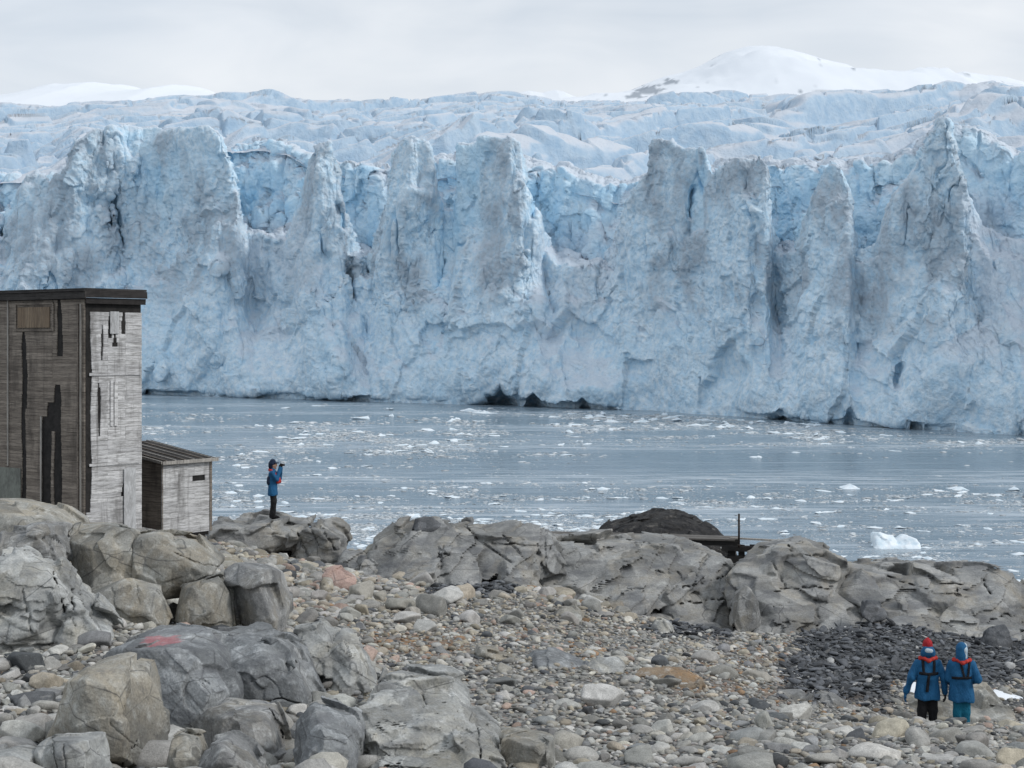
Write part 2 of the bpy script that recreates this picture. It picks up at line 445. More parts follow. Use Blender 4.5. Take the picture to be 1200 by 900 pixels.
Vs_ = relax(Vg, Q, 2, .6); far_ = sstep(.55, 1.2, np.linalg.norm(Vs_-Vg, axis=1)/s_)[:,None]; Vg = Vg*(1-far_)+Vs_*far_
Vn = Vg/s_[:,None]
# what the ice is: old weathered crust on the front, clean blue ice further in, grey rime on the pinnacle tops
nb = noise(Vn, 14, 3, seed=40)
uface = np.interp(Vn[:,2], [0,4,12,25,38,46], [0.4,1.2,4.5,8.5,10,11.5])
rec = sstep(.5, 4.0, u_-np.interp(px_, pxs, wr)-.5+nb*1.5)
fl_ = noise(Vg/1.0, 8, 3, .55, ridge=True, seed=1, scale=(1,1,.2))
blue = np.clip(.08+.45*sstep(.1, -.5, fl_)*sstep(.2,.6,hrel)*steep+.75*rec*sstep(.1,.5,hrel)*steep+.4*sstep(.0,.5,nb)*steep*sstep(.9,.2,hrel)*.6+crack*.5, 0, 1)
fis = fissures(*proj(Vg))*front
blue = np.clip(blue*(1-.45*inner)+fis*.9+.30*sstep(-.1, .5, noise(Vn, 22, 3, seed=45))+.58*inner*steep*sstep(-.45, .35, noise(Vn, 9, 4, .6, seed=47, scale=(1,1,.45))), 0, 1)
snow = sstep(.30, .8, Nn[:,2])*.75
snow = np.clip(snow+.5*inner*sstep(.15,.55,Nn[:,2]), 0, 1)
qx, qy = proj(Vg)
apr = sstep(1118, 1140, qx+(qy-250)*-.18)*sstep(215, 240, qy)*sstep(430, 330, qy)
apr = np.maximum(apr, .8*sstep(616, 640, qx)*sstep(760, 720, qx+(qy-250)*.25)*sstep(250, 285, qy)*sstep(400, 320, qy))
apr = np.maximum(apr, .7*sstep(270, 292, qx)*sstep(372, 350, qx)*sstep(245, 270, qy)*sstep(370, 310, qy))
snow = np.clip(snow+apr*.75*sstep(-.4, .2, noise(Vn, 7, 4, .6, seed=48)), 0, 1)
grime = (1-apr)*sstep(.36, .9, hrel)*(1-rec)*sstep(-.12, .32, noise(Vn, 9, 4, .6, seed=42, scale=(1,1,.4))+.4*(hrel-.72))*front
m = M('glacier_ice')
pb = m.pos()
n1 = m.noise(.16, 6, .6, pb); n3 = m.noise(.9, 6, .65, pb); n4 = m.noise(3.2, 4, .6, pb)
white = m.mix(m.ramp(n3, [(.35,.0),(.65,1.0)]), (.49,.70,.865), (.81,.895,.95))
bluec = m.mix(m.ramp(n1, [(.3,.0),(.7,1.0)]), (.40,.69,.91), (.74,.885,.965))
c = m.mix(m.attr('blue'), white, bluec)
st_ = m.noise(.55, 5, .6, m.pos((1,1,.13)))
c = m.mix(m.ramp(st_, [(.55,0),(.72,.55)]), c, (.42,.62,.78))
c = m.mix(m.math('MULTIPLY', m.attr('grime'), m.ramp(n3, [(.3,.45),(.62,.95)])), c, (.40,.465,.53))
c = m.mix(m.attr('snow'), c, (.64,.71,.79))
bp = m.bump(n3, .5, .8); bp = m.bump(n4, .5, .30, bp); bp = m.bump(m.voro(1.6, pb), .2, .35, bp)
ICE = m.done(c, .6, bp)
gl = link('glacier', mesh_np('glacier', Vg, Q, {'blue': blue, 'grime': grime, 'snow': snow}), ICE)
tag(gl, 'towering blue white tidewater glacier front of jagged ice pinnacles', None, None, 'structure')
print('glacier verts', len(Vg))

# ------------------------------------------------------------------ ice field rising behind the front
cpx = np.linspace(-130, 1330, 1100)
tt = np.linspace(0, 1, 1500); rr = 34+1000*tt**1.7
PX, RR = np.meshgrid(cpx, rr, indexing='ij')
Db = baseD(PX)
start = (np.interp(PX, pxs, Rb)+5.5)*Db/330
RR = RR-34+start; DD = Db+RR
X = (PX-600)/F*DD; Y = DD
zb = CAMZ+(HZ-tab(BACK, PX))/F*(Db+34*Db/330)          # height of the back wall's crest
hor = tab([(-140,118),(0,116),(60,122),(250,121),(400,119),(560,117),(750,117),(950,119),(1124,118),(1136,112),(1146,106),(1166,104),(1182,110),(1200,112),(1240,120),(1340,124)], PX)+19
Dend = Db+820
ze = CAMZ+(HZ-hor)/F*Dend
q = np.clip((RR-start)/790, 0, 1.4)
Z = zb-3+(ze-zb+3)*np.where(q < 1, 1-(1-q)**1.22, 1-(q-1)*.5)
def soft_vor(x, y, sx, sy, seed):
    """tilted slabs whose edges blend over a short distance; F2-F1 and a per edge random"""
    u = x/sx; v = y/sy; iu = np.floor(u).astype(np.int64); iv = np.floor(v).astype(np.int64)
    num = 0; den = 0; b1 = np.full(u.shape, 1e9); b2 = b1.copy(); hs = 0
    for du in (-1,0,1):
        for dv in (-1,0,1):
            cu = iu+du; cv = iv+dv
            h = (cu*73856093 ^ cv*19349663 ^ (seed*83492791+12345)) & 0xffffffff
            h = ((h ^ (h >> 13))*1274126177) & 0xffffffff; h ^= h >> 16
            a = cu+0.1+0.8*((h & 1023)/1023.0); b = cv+0.1+0.8*(((h >> 10) & 1023)/1023.0)
            r1 = ((h*7 >> 7) & 4095)/4095.0; r2 = ((h*31 >> 7) & 4095)/4095.0; r3 = ((h*113 >> 7) & 4095)/4095.0
            dd = np.hypot(u-a, v-b)
            w = np.exp(-52*np.minimum(dd, 3)); val = (r1-.5)*1.6+(r2-.5)*.9*(u-a)-(.25+r3*.5)*(v-b)
            num = num+w*val; den = den+w; hs = hs+w*(r2 > .45)
            m_ = dd < b1; b2 = np.where(m_, b1, np.minimum(b2, dd)); b1 = np.where(m_, dd, b1)
    return num/den, b2-b1, hs/den, None, None
w1 = n2(X, Y, 60, 3, seed=50)*16; w2 = n2(X, Y, 60, 3, seed=51)*16
ca, sa = math.cos(R(-38)), math.sin(R(-38))
XA = (X+w1)*ca-(Y+w2)*sa; YA = (X+w1)*sa+(Y+w2)*ca
rel = np.zeros_like(Z); crev = np.zeros_like(Z)
for sx, sy, amp, sd_ in ((90, 34, 3.4, 1), (40, 17, 2.1, 2), (170, 80, 3.6, 3), (17, 8, 1.2, 4)):
    r_, f1, f2, ou, ov = soft_vor(XA, YA, sx, sy, sd_)
    rel += amp*r_
    crev = np.maximum(crev, sstep(.17, .03, f1)*sstep(.25,.6,f2)*(amp*.7+.7))
r_, f1, f2, _a, _b = soft_vor(XA+5, YA, 13, 9, 9)
nearb = np.exp(-np.maximum(RR-start, 0)/70)
rel = rel*(1+.5*nearb)+r_*4.6*nearb; crev = np.maximum(crev, sstep(.2, .04, f1)*3.0*nearb)
fall = sstep(1.3, .75, q)*sstep(-.004, .02, q)
Z = Z+(rel-crev)*fall+n2(X, Y, 18, 5, .6, seed=55)*1.1*fall
Z += sstep(1136,1150,PX)*sstep(.6,.9,q)*0
Vp = np.stack([X, Y, Z], -1).reshape(-1,3)
Qp = grid_faces(len(cpx), len(rr))
Np = vnormals(Vp, Qp)
if Np[:,2].mean() < 0: Qp = Qp[:,::-1]; Np = -Np
st = 1-np.clip(Np[:,2]*1.05, 0, 1)
bl = np.clip(sstep(.14, .55, st)*.9, 0, 1)
m = M('old_glacier_snow'); pb = m.pos()
n1 = m.noise(.05, 6, .65, m.pos((1,1,3))); n3 = m.noise(.35, 6, .65, pb)
c = m.mix(m.ramp(n1, [(.38,0),(.62,1)]), (.53,.585,.655), (.625,.665,.725))
c = m.mix(m.attr('blue'), c, m.mix(m.ramp(n3, [(.35,0),(.65,1)]), (.32,.47,.62), (.47,.59,.70)))
FIELD = m.done(c, .7, m.bump(n3, .6, 1.6))
pl = link('ice_field', mesh_np('ice_field', Vp, Qp, {'blue': bl, 'grime': np.zeros(len(Vp)), 'snow': sstep(.62,.93,Np[:,2])}), FIELD)
tag(pl, 'crevassed snow covered ice field rising behind the glacier front', None, None, 'structure')

# ------------------------------------------------------------------ far snow mountains
def mountain(name, label, D, prof, depth, seed, rough, mat, rockthr=None):
    xs = np.linspace(prof[0][0], prof[-1][0], 260); ys = np.linspace(-1, 1, 90)
    XX, YY = np.meshgrid(xs, ys, indexing='ij')
    top = (HZ-tab(prof, XX))/F*D+CAMZ
    floor_ = (HZ-170)/F*D
    Xw = (XX-600)/F*(D); Yw = D+YY*depth
    rid = np.clip(1-np.abs(YY)**1.3, 0, 1)
    Zw = floor_-60+(top-floor_+60)*rid+n2(Xw, Yw, depth*.4, 5, seed=seed, ridge=True)*rough*np.clip(np.minimum(rid*2, (1-rid)*2.5), 0, 1)*.5
    Vm = np.stack([Xw, Yw, Zw], -1).reshape(-1,3); Qm = grid_faces(260, 90)
    rowm = HZ-(Zw-CAMZ)/Yw*F; PXm = 600+Xw/Yw*F; nr = n2(Xw, Zw*2.0, 16, 4, .65, seed=seed+9)
    rockm = np.zeros_like(Zw)
    for cx, cy, sx, sy, th in ((762,106,20,6,.0),(742,113,12,3,.0),(786,96,12,4,.12),(960,108,30,2,.08)) if D < 3000 else ():
        rockm = np.maximum(rockm, sstep(th, th+.12, nr+.9*(np.exp(-((PXm-cx)/sx)**2-((rowm-cy)/sy)**2)-1)+.55))
    Nm = vnormals(Vm, Qm)
    if Nm[:,2].mean() < 0: Qm = Qm[:,::-1]
    o = link(name, mesh_np(name, Vm, Qm, {'rock': rockm.ravel()}), mat); tag(o, label, None, None, 'structure'); return o
m = M('far_snow')
nz = m.noise(.012, 6, .6, m.pos((1,1,2.5)))
nrm = m.n('NewGeometry').outputs['Normal']; sp = m.n('SeparateXYZ'); m.L.new(nrm, sp.inputs[0])
rk = m.math('MULTIPLY', m.ramp(nz, [(.90,0),(.98,1)]), m.ramp(sp.outputs[2], [(.55,1),(.82,0)]))
SNOW = m.done(m.mix(m.math('MAXIMUM', rk, m.attr('rock')), (.78,.82,.87), (.33,.37,.42)), .7)
mountain('snow_mountain', 'broad white snow mountain rising behind the ice field', 2600,
  [(560,165),(660,136),(700,124),(728,118),(752,106),(764,101),(784,97),(800,90),(822,77),(842,66),(862,60),(880,60),(900,64),(930,75),(965,84),(985,89),(1010,90),(1020,91),(1036,103),(1090,106),(1118,107),(1140,116),(1190,130),(1280,148),(1360,170)], 800, 60, 60, SNOW)
mountain('snow_hill', 'low pale blue snow hills far behind the ice field on the left', 3600,
  [(-90,170),(-20,155),(50,138),(84,124),(110,116),(135,106),(165,104),(180,111),(200,116),(225,113),(250,108),(266,116),(300,128),(350,146),(420,170)], 1000, 61, 30, SNOW)
mountain('snow_knoll', 'small rounded snow knolls on the horizon behind the ice field', 3200,
  [(470,160),(540,124),(570,114),(586,112),(602,115),(618,111),(632,114),(646,110),(654,112),(664,118),(690,132),(740,160)], 900, 62, 6, SNOW)
# ------------------------------------------------------------------ sea
m = M('sea_water')
pb = m.pos()
r1 = m.noise(1.1, 4, .6, m.pos((.5,1.5,1))); r2 = m.noise(.22, 4, .55, m.pos((.5,1.2,1)))
bp = m.bump(r2, .42, .9); bp = m.bump(r1, .42, .24, bp)
wn = m.noise(.030, 7, .62, m.pos((.13,1.3,1))); wn2 = m.noise(.55, 6, .75, m.pos((.22,1.2,1)))
film = m.math('MULTIPLY', m.ramp(wn, [(.44,.10),(.58,1)]), m.ramp(wn2, [(.42,0),(.66,.8)]))   # thin skin of slush
col = m.mix(film, (.15,.21,.26), (.62,.69,.75))
SEA = m.done(col, m.math('ADD', .12, m.math('MULTIPLY', film, .5)), bp, **{'Specular IOR Level': .5, 'IOR': 1.33})
bm = bmesh.new(); bmesh.ops.create_grid(bm, x_segments=4, y_segments=4, size=6000)
sea = link('sea', new_from_bm('sea', bm), SEA); sea.location = (0, 3000, 0)
tag(sea, 'cold grey blue sea with drifting slush in front of the glacier', None, None, 'structure')
# ------------------------------------------------------------------ ground of the headland
CTRL = [(600,900,18),(600,860,20.5),(600,800,25),(600,750,29.5),(600,705,35),(620,690,39),(700,760,31),(760,745,34),(800,800,26.5),
  (1090,843,26),(1150,850,25.5),(1090,860,28.8),(1150,862,28.8),(1000,846,26),(1200,868,24.5),(1000,815,30),(900,800,28),(900,765,33),(1000,775,34),(1190,800,33),(1190,840,30.5),(1100,760,36.5),(1190,770,37),(1000,735,38),
  (1190,900,19.5),(1000,900,18.6),(800,900,18.2),(900,850,22),(300,900,17.3),(400,905,16.8),(520,915,17),(120,905,17),(0,905,16),(40,850,18.8),(20,800,21),(200,866,19.4),(310,838,20),(0,768,23.4),(60,745,24.5),(110,742,24.6),(250,760,24),(340,755,26.5),(390,708,33),(420,775,24.5),(480,700,36),
  (300,668,45),(100,614,38),(0,600,38),(247,636,42),(200,630,44),(420,672,43),(540,695,41.8),(640,690,42),(850,756,41),(720,730,42),(790,748,41.4),(740,690,45),(945,768,41.2),(1012,730,41),(880,770,40.5),(1100,742,41),
  (320,640,52),(500,650,50),(700,660,54),(900,680,54),(1100,700,52),(200,640,52),(50,640,52),(0,610,45)]
cp = np.array([pt(*c) for c in CTRL])
shore = [(x, y, -1.6) for x, y in ((-40,58),(-24,60),(-12,60),(-4,59),(4,63),(12,62),(20,58),(28,56),(40,54))]
shore += [(x, y, -3.5) for x, y in ((-30,70),(0,72),(30,70),(45,62),(-50,64))]
near = [(0,0,8.35),(-4,3,8.2),(5,3,8.0),(0,8,7.2),(-6,9,7.3),(7,9,6.6),(12,14,5.6),(-12,16,6.3),(-14,26,6.0),(-16,38,5.9),(20,24,3.4),(24,34,2.9),(26,44,2.2),(-25,45,4.5),(-25,20,6.4),(30,10,5),(0,-6,8.6),(18,10,5.5),(-18,5,7.5),(-24,0,7.5),(24,0,6)]
cp = np.concatenate([cp, np.array(shore), np.array(near)])
def tps_fit(P, z, lam=.02):
    n = len(P); d = np.linalg.norm(P[:,None]-P[None], axis=-1); K = np.where(d > 0, d*d*np.log(np.maximum(d, 1e-9)), 0)+lam*np.eye(n)*10
    A = np.zeros((n+3, n+3)); A[:n,:n] = K; A[:n,n] = 1; A[:n,n+1:] = P; A[n,:n] = 1; A[n+1:,:n] = P.T
    return np.linalg.solve(A, np.r_[z, 0, 0, 0])
TW = tps_fit(cp[:,:2], cp[:,2])
def gz0(x, y):
    x = np.asarray(x, float); y = np.asarray(y, float); out = np.full(x.shape, TW[-3])+TW[-2]*x+TW[-1]*y
    for w, (a, b) in zip(TW, cp[:,:2]):
        r2 = (x-a)**2+(y-b)**2; out = out+w*.5*r2*np.log(np.maximum(r2, 1e-12))
    return out
def gz(x, y):
    x = np.asarray(x, float); y = np.asarray(y, float)
    return gz0(x, y)+n2(x, y, 2.2, 3, seed=80)*.10+n2(x, y, .5, 2, seed=81)*.03
def ground_hit(px, py):
    """distance at which the sight line through a photo position meets the ground"""
    px = np.asarray(px, float); py = np.asarray(py, float)
    d = np.full(px.shape, 12.0); hit = np.full(px.shape, np.nan)
    for k in range(400):
        x = (px-600)/F*d; zr = CAMZ-(py-HZ)/F*d
        h = (zr <= gz0(x, d)) & np.isnan(hit)
        hit[h] = d[h] if hit.shape else d
        d = d+.11
    return hit
def GD(px, py): return float(ground_hit(np.array([px]), np.array([py]))[0])+.15
gx = np.arange(-27, 33, .13); gy = np.arange(-6, 72, .13)
GX, GY = np.meshgrid(gx, gy, indexing='ij')
GZ = gz0(GX, GY)+n2(GX, GY, 2.2, 3, seed=80)*.10+n2(GX, GY, .5, 2, seed=81)*.03
gpx, gpy = proj(np.stack([GX, np.maximum(GY, 2), GZ], -1))
slate_a = sstep(0, 25, np.minimum(np.minimum(gpx-905-(gpy-690)*-.0, (gpy-690)), 832-gpy+(gpx-1000)*.06))*sstep(900, 940, gpx)
slate_b = sstep(0, 14, np.minimum(np.minimum(gpx-735, 862-gpx), np.minimum(gpy-700, 752-gpy)))
slate_c = sstep(0, 12, np.minimum(np.minimum(gpx-490, 620-gpx), np.minimum(gpy-664, 702-gpy)))*.7
ochre = sstep(0, 25, np.minimum(np.minimum(gpx-780, 1075-gpx), np.minimum(gpy-755, 832-gpy)))*.8+sstep(0, 20, np.minimum(np.minimum(gpx-425, 560-gpx), np.minimum(gpy-735, 775-gpy)))
m = M('shingle_ground')
pb = m.pos()
v = m.voro(11, pb, out='Color'); vd = m.voro(11, pb); hs = m.n('SeparateColor'); m.L.new(v, hs.inputs[0])
c = m.ramp(hs.outputs[0], [(0,(.075,.078,.08)),(.3,(.16,.16,.155)),(.6,(.24,.235,.22)),(.8,(.31,.295,.27)),(1,(.20,.15,.12))])
c = m.mix(m.math('MULTIPLY', m.attr('ochre'), m.ramp(m.noise(1.2, 4, .6, pb), [(.4,0),(.6,1)])), c, (.24,.14,.075))
c = m.mix(m.attr('slate'), c, m.mix(hs.outputs[1], (.045,.05,.055), (.13,.135,.14)))
bp = m.bump(m.math('SUBTRACT', 1.0, vd), .8, .08)
GROUND = m.done(c, .85, bp)
gr = link('ground', mesh_np('ground', np.stack([GX, GY, GZ], -1).reshape(-1,3), grid_faces(len(gx), len(gy)), {'slate': np.clip(slate_a+slate_b+slate_c, 0, 1).ravel(), 'ochre': np.clip(ochre, 0, 1).ravel()}), GROUND)
tag(gr, 'shingle covered ground of the rocky headland', None, None, 'structure')

# ------------------------------------------------------------------ rocks cut from planes
def hull_planes(P):
    bm = bmesh.new()
    for p in P: bm.verts.new(p)
    bmesh.ops.convex_hull(bm, input=bm.verts)
    c = np.mean(P, axis=0); out = []
    for f in bm.faces:
        n = np.array(f.normal); d = float(n@np.array(f.verts[0].co))
        if n@c > d: n, d = -n, -d
        if f.calc_area() < 1e-4: continue
        if not any(n@a > .985 and abs(d-b) < .08 for a, b in out): out.append((n, d))
    bm.free(); return out
def rock_mesh(name, hulls, d, T, res, rnd=0.0060, amp=.05, size=.5, bed=None, cracks=(), seed=0, chip=1.45, sink=.25, sub=1, cuts=8):
    """hulls: lists of (px, py, depth offset); T thickness behind the front points"""
    allP = []; planes = []; rr_ = np.random.RandomState(seed+400)
    for H in hulls:
        Tn = T
        if isinstance(H[0], (int, float)): Tn, H = H[0], H[1:]
        Pf = np.array([pt(h[0], h[1], d+h[2]) for h in H]); c = Pf.mean(0)
        Pb = Pf.copy(); Pb[:,0] = c[0]+(Pf[:,0]-c[0])*.82; Pb[:,2] = c[2]+(Pf[:,2]-c[2])*.86-.04; Pb[:,1] = Pf[:,1].max()+Tn
        lo = Pf[np.argsort(Pf[:,2])[:max(3, len(Pf)//3)]].copy(); lo[:,2] -= sink
        P = np.concatenate([Pf, Pb, lo]); allP.append(P); pl = hull_planes(P)
        ext = np.ptp(P[:,[0,2]], axis=0).min()
        for q_ in range(cuts):
            nn = rr_.normal(size=3); nn[1] = -abs(nn[1]); nn[2] = nn[2]*.8+.25; nn /= np.linalg.norm(nn)
            pl.append((nn, float((P@nn).max()-ext*rr_.uniform(.05, .22))))
        planes.append(pl)
    A = np.concatenate(allP); lo = A.min(0)-.14-amp; hi = A.max(0)+.14+amp
    n = np.ceil((hi-lo)/res).astype(int)+1
    ax = [lo[k]+np.arange(n[k])*res for k in range(3)]
    X, Y, Z = np.meshgrid(*[a.astype(np.float32) for a in ax], indexing='ij')
    Fm = None
    for pl in planes:
        mx = np.full(X.shape, -1e9, np.float32)
        for nn, dd in pl:
            np.maximum(mx, np.float32(nn[0])*ax[0].astype(np.float32)[:,None,None]+np.float32(nn[1])*ax[1].astype(np.float32)[None,:,None]+np.float32(nn[2])*ax[2].astype(np.float32)[None,None,:]-np.float32(dd), out=mx)
        nb_ = np.abs(mx) < rnd*3
        Pn = np.stack([X[nb_], Y[nb_], Z[nb_]], -1); mb = mx[nb_]; acc = np.zeros(len(Pn), np.float32)
        for nn, dd in pl: acc += np.exp(np.maximum((Pn@nn.astype(np.float32)-np.float32(dd)-mb)/np.float32(rnd), -30))
        mx[nb_] = mb+np.float32(rnd)*np.log(np.maximum(acc, 1))
        Fm = mx if Fm is None else np.minimum(Fm, mx)
    band = np.abs(Fm) < amp*(2.2+chip)+res*2+(.5*max([c[-1] for c in cracks]) if len(cracks) else 0)+(bed[2] if bed else 0)
    P = np.stack([X[band], Y[band], Z[band]], -1); fb = Fm[band]
    fb = fb+noise(P, size*.42, 4, .6, seed=seed+100)*amp*.62
    if chip:
        kb, eb = blocks3(P+noise(P, size, 2, seed=seed+7)[:,None]*size*.25, size*1.25, seed+5)
        fb = fb+kb*amp*chip*1.6
    if bed:
        bn, per, ba = bed; bn = np.array(bn, float); bn /= np.linalg.norm(bn)
        t = (P@bn)/per+noise(P, size*1.6, 2, seed=seed+11)*.5
        fr = t-np.floor(t)
        hsh = np.sin(np.floor(t)*12.9898+seed)*43758.5453; hsh -= np.floor(hsh)
        fb = fb+(fr*.6+hsh-.8)*ba
        t2 = t*3.3+noise(P, size*.7, 2, seed=seed+12)*.4; h2 = np.sin(np.floor(t2)*78.233+seed)*43758.5453; h2 -= np.floor(h2)
        fb = fb+((t2-np.floor(t2))*.5+h2-.75)*ba*.38
    if len(cracks):
        qx, qy = proj(P)
        wob = noise(P, .35, 3, .6, seed=seed+50)*9; wmod = np.clip(.55+.9*noise(P, .9, 2, seed=seed+51), .28, 1.1)
        for *ln, w, dep in cracks:
            dm = seg_dist(qx+wob, qy+wob*.7, ln)*d/F
            fb = np.maximum(fb, np.minimum(np.maximum(w*.45*wmod, res*.62)-dm, fb+dep*.55))
    Fm[band] = fb
    g = vdb.FloatGrid(background=9.0); g.copyFromArray(np.ascontiguousarray(Fm, dtype=np.float32), tolerance=0)
    V, Q = g.convertToQuads(isovalue=0.0)
    V = relax(lo+V.astype(np.float64)*res, Q, sub)
    Nn_ = vnormals(V, Q); c = V.mean(0)
    if ((V-c)*Nn_).sum(1).mean() < 0: Q = Q[:,::-1]
    kb, eb = blocks3(V, size*1.3, seed+9)
    return V, Q, np.clip(.5+kb*.9, 0, 1)
def rock(name, label, mat, hulls, d, T, cat='boulder', res=None, group=None, **k):
    res = res or max((1.75 if cat == 'rock outcrop' else 1.35)*d/F, .0115)
    V, Q, tn_ = rock_mesh(name, hulls, d, T, res, **k)
    base = np.array([V[:,0].mean(), V[:,1].mean(), V[:,2].min()])
    o = link(name, mesh_np(name, V-base, Q, {'tone': tn_}), mat); o.location = base
    tag(o, label, cat, group); return o

def rockmat(name, c1, c2, stain, stain_amt, dark, sc=1.0, streak=None, extra=None, pale=(.50,.51,.50)):
    m = M(name); pb = m.pos((sc, sc, sc))
    na = m.noise(1.1, 6, .62, pb, .6); nb_ = m.noise(5.5, 6, .65, pb, .3); nc = m.noise(34, 4, .7, pb)
    c = m.mix(m.ramp(na, [(.36,0),(.64,1)]), c1, c2)
    c = m.mix(m.ramp(m.noise(.8, 5, .6, m.pos((sc*1.3, sc, sc*.8)), 1.2), [(.62-stain_amt*.3,0),(.70,stain_amt)]), c, stain)
    c = m.mix(m.ramp(nb_, [(.52,0),(.74,.75)]), c, pale)
    c = m.mix(m.ramp(nb_, [(.24,.8),(.42,0)]), c, dark)
    c = m.mix(.75, c, m.ramp(nc, [(.25,.55),(.5,1.0),(.78,1.45)]), 'MULTIPLY')
    vein = m.voro(.9, m.pos((sc*.8, sc, sc*1.5)), 'DISTANCE_TO_EDGE')
    c = m.mix(m.math('MULTIPLY', m.ramp(vein, [(.0,1),(.012,0)]), m.ramp(na, [(.4,0),(.55,.75)])), c, (.05,.052,.055))
    c = m.mix(1.0, c, m.ramp(m.attr('tone'), [(0,.74),(.5,1.0),(1,1.24)]), 'MULTIPLY')
    if streak:
        c = m.mix(m.ramp(m.noise(2.0, 5, .6, m.pos(streak)), [(.5,0),(.62,.5)]), c, dark)
    if extra: c = extra(m, c)
    bp = m.bump(nb_, .55, .06); bp = m.bump(m.noise(16, 5, .7, pb), .6, .025, bp); bp = m.bump(nc, .35, .008, bp)
    return m.done(c, .88, bp)
GREY = rockmat('grey_granite', (0.163, 0.167, 0.167), (0.256, 0.256, 0.252), (.30,.265,.20), .5, (.10,.105,.115))
TAN = rockmat('tan_grey_granite', (0.185, 0.185, 0.172), (0.292, 0.288, 0.264), (.345,.295,.215), .7, (.12,.122,.125), pale=(.50,.505,.48))
BLUE = rockmat('blue_grey_gneiss', (0.158, 0.168, 0.175), (0.251, 0.262, 0.266), (.27,.26,.24), .3, (.10,.105,.115), streak=(.7,.7,3.5), pale=(.50,.52,.53))
PALE = rockmat('pale_weathered_rock', (0.264, 0.272, 0.268), (0.378, 0.383, 0.369), (.40,.36,.27), .5, (.15,.155,.16), streak=(.8,.8,2.6), pale=(.56,.575,.57))
OUT = rockmat('outcrop_rock', (.20,.205,.205), (.29,.29,.28), (.30,.255,.18), .5, (.10,.105,.115), .8, streak=(.35,.5,2.5), pale=(0.378, 0.383, 0.369))
SLATE = rockmat('dark_slate', (.07,.075,.082), (.125,.13,.138), (.13,.12,.11), .3, (.035,.038,.042), pale=(.22,.225,.23))
def red_mark(m, c):
    mpn = m.n('SeparateXYZ'); m.L.new(m.n('NewGeometry').outputs['Position'], mpn.inputs[0])
    c0 = pt(180, 751, 19.4)
    ex = m.math('DIVIDE', m.math('SUBTRACT', mpn.outputs[0], float(c0[0])-.05), .30)
    ey = m.math('DIVIDE', m.math('SUBTRACT', mpn.outputs[1], float(c0[1])+.75), .42)
    r2 = m.math('ADD', m.math('MULTIPLY', ex, ex), m.math('MULTIPLY', ey, ey))
    r2 = m.math('ADD', r2, m.math('MULTIPLY', m.math('SUBTRACT', m.noise(6, 4, .7), .5), 4.0))
    up_ = m.n('SeparateXYZ'); m.L.new(m.n('NewGeometry').outputs['Normal'], up_.inputs[0])
    k = m.math('MULTIPLY', m.ramp(r2, [(.35,.42),(.75,0)]), m.ramp(up_.outputs[2], [(.45,0),(.7,1)]))
    return m.mix(k, c, (.52,.10,.12))
REDM = rockmat('blue_grey_gneiss_with_red_paint', (0.158, 0.168, 0.175), (0.251, 0.262, 0.266), (.27,.26,.24), .3, (.10,.105,.115), streak=(.7,.7,3.5), pale=(.50,.52,.53), extra=red_mark)

def slab(label, hulls, d, seed, **k): rock('rock_outcrop', label, OUT, hulls, d, 1.6, 'rock outcrop', amp=.045, size=.8, seed=seed, bed=((-.3,-.25,.9), .20, .08), **k)
# boulders: traced outline at its own distance, ridge points and real thickness
rock('boulder', 'rounded brown grey boulder with cracked face standing at lower left', TAN,
  [[(48,880,.3),(62,845,.15),(82,803,.1),(104,786,.25),(140,778,.45),(165,790,.5),(178,815,.45),(186,850,.4),(190,880,.3),(150,892,-.15),(100,900,-.2),(108,800,-.22),(150,795,-.2),(160,830,-.3),(165,870,-.28),(70,870,-.15)]],
  17, .7, amp=.03, size=.55, seed=1, rnd=0.0108, cracks=[((138,822),(130,850),(150,868),(172,882),.008,.03),((165,870),(150,885),(142,900),.014,.10)])
rock('boulder', 'large blue grey boulder with a faded red paint mark on top', REDM,
  [[(106,800,.2),(112,775,.2),(135,758,.5),(165,746,.9),(220,745,1.0),(245,756,.6),(262,785,.3),(278,812,.2),(270,820,0),(210,865,-.2),(195,868,0),(185,830,-.1),(210,765,-.15),(248,775,-.1),(245,810,-.3),(205,835,-.45),(150,768,-.05),(225,795,-.42)]],
  19.4, .8, amp=.035, size=.6, seed=2, rnd=0.0108, bed=((.5,-.3,.8), .16, .02), cracks=[((196,855),(210,815),(228,795),(243,800),.007,.03)])
rock('boulder', 'broad rounded grey boulder leaning behind the red marked one', BLUE,
  [[(232,760,.3),(240,746,.7),(300,741,.9),(335,748,.7),(358,770,.4),(372,810,.2),(376,826,.1),(330,830,-.2),(280,828,-.2),(262,800,-.1),(300,760,-.1),(345,790,-.25),(270,775,-.15),(310,800,-.35)]],
  20.4, .9, amp=.04, size=.6, seed=3, rnd=0.0108, cracks=[((264,785),(275,800),(283,822),.012,.08),((295,800),(310,792),(322,800),(330,818),.008,.06),((280,826),(330,818),(352,824),.015,.1)])
rock('boulder', 'dark angular boulder wedged under the broad grey one', GREY,
  [[(228,850,.3),(245,835,.3),(300,828,.4),(318,835,.3),(325,850,.3),(335,885,.2),(310,892,0),(260,880,0),(232,870,0),(305,845,-.2),(318,868,-.3),(270,850,-.25),(260,865,-.3)]],
  17.8, .6, amp=.03, size=.5, seed=4, rnd=0.0066, cracks=[((318,832),(332,860),.008,.06)])
rock('boulder', 'grey boulder with dark lower face and folded top at bottom edge', BLUE,
  [[(333,880,.2),(340,850,.3),(365,828,.4),(390,835,.4),(415,852,.3),(425,880,.2),(418,905,.1),(335,910,0),(380,858,-.15),(405,868,-.25),(360,870,-.25),(410,905,-.3),(345,900,-.3)]],
  16.8, .7, amp=.035, size=.5, seed=5, rnd=0.0102, bed=((.4,-.2,.9), .12, .02), cracks=[])
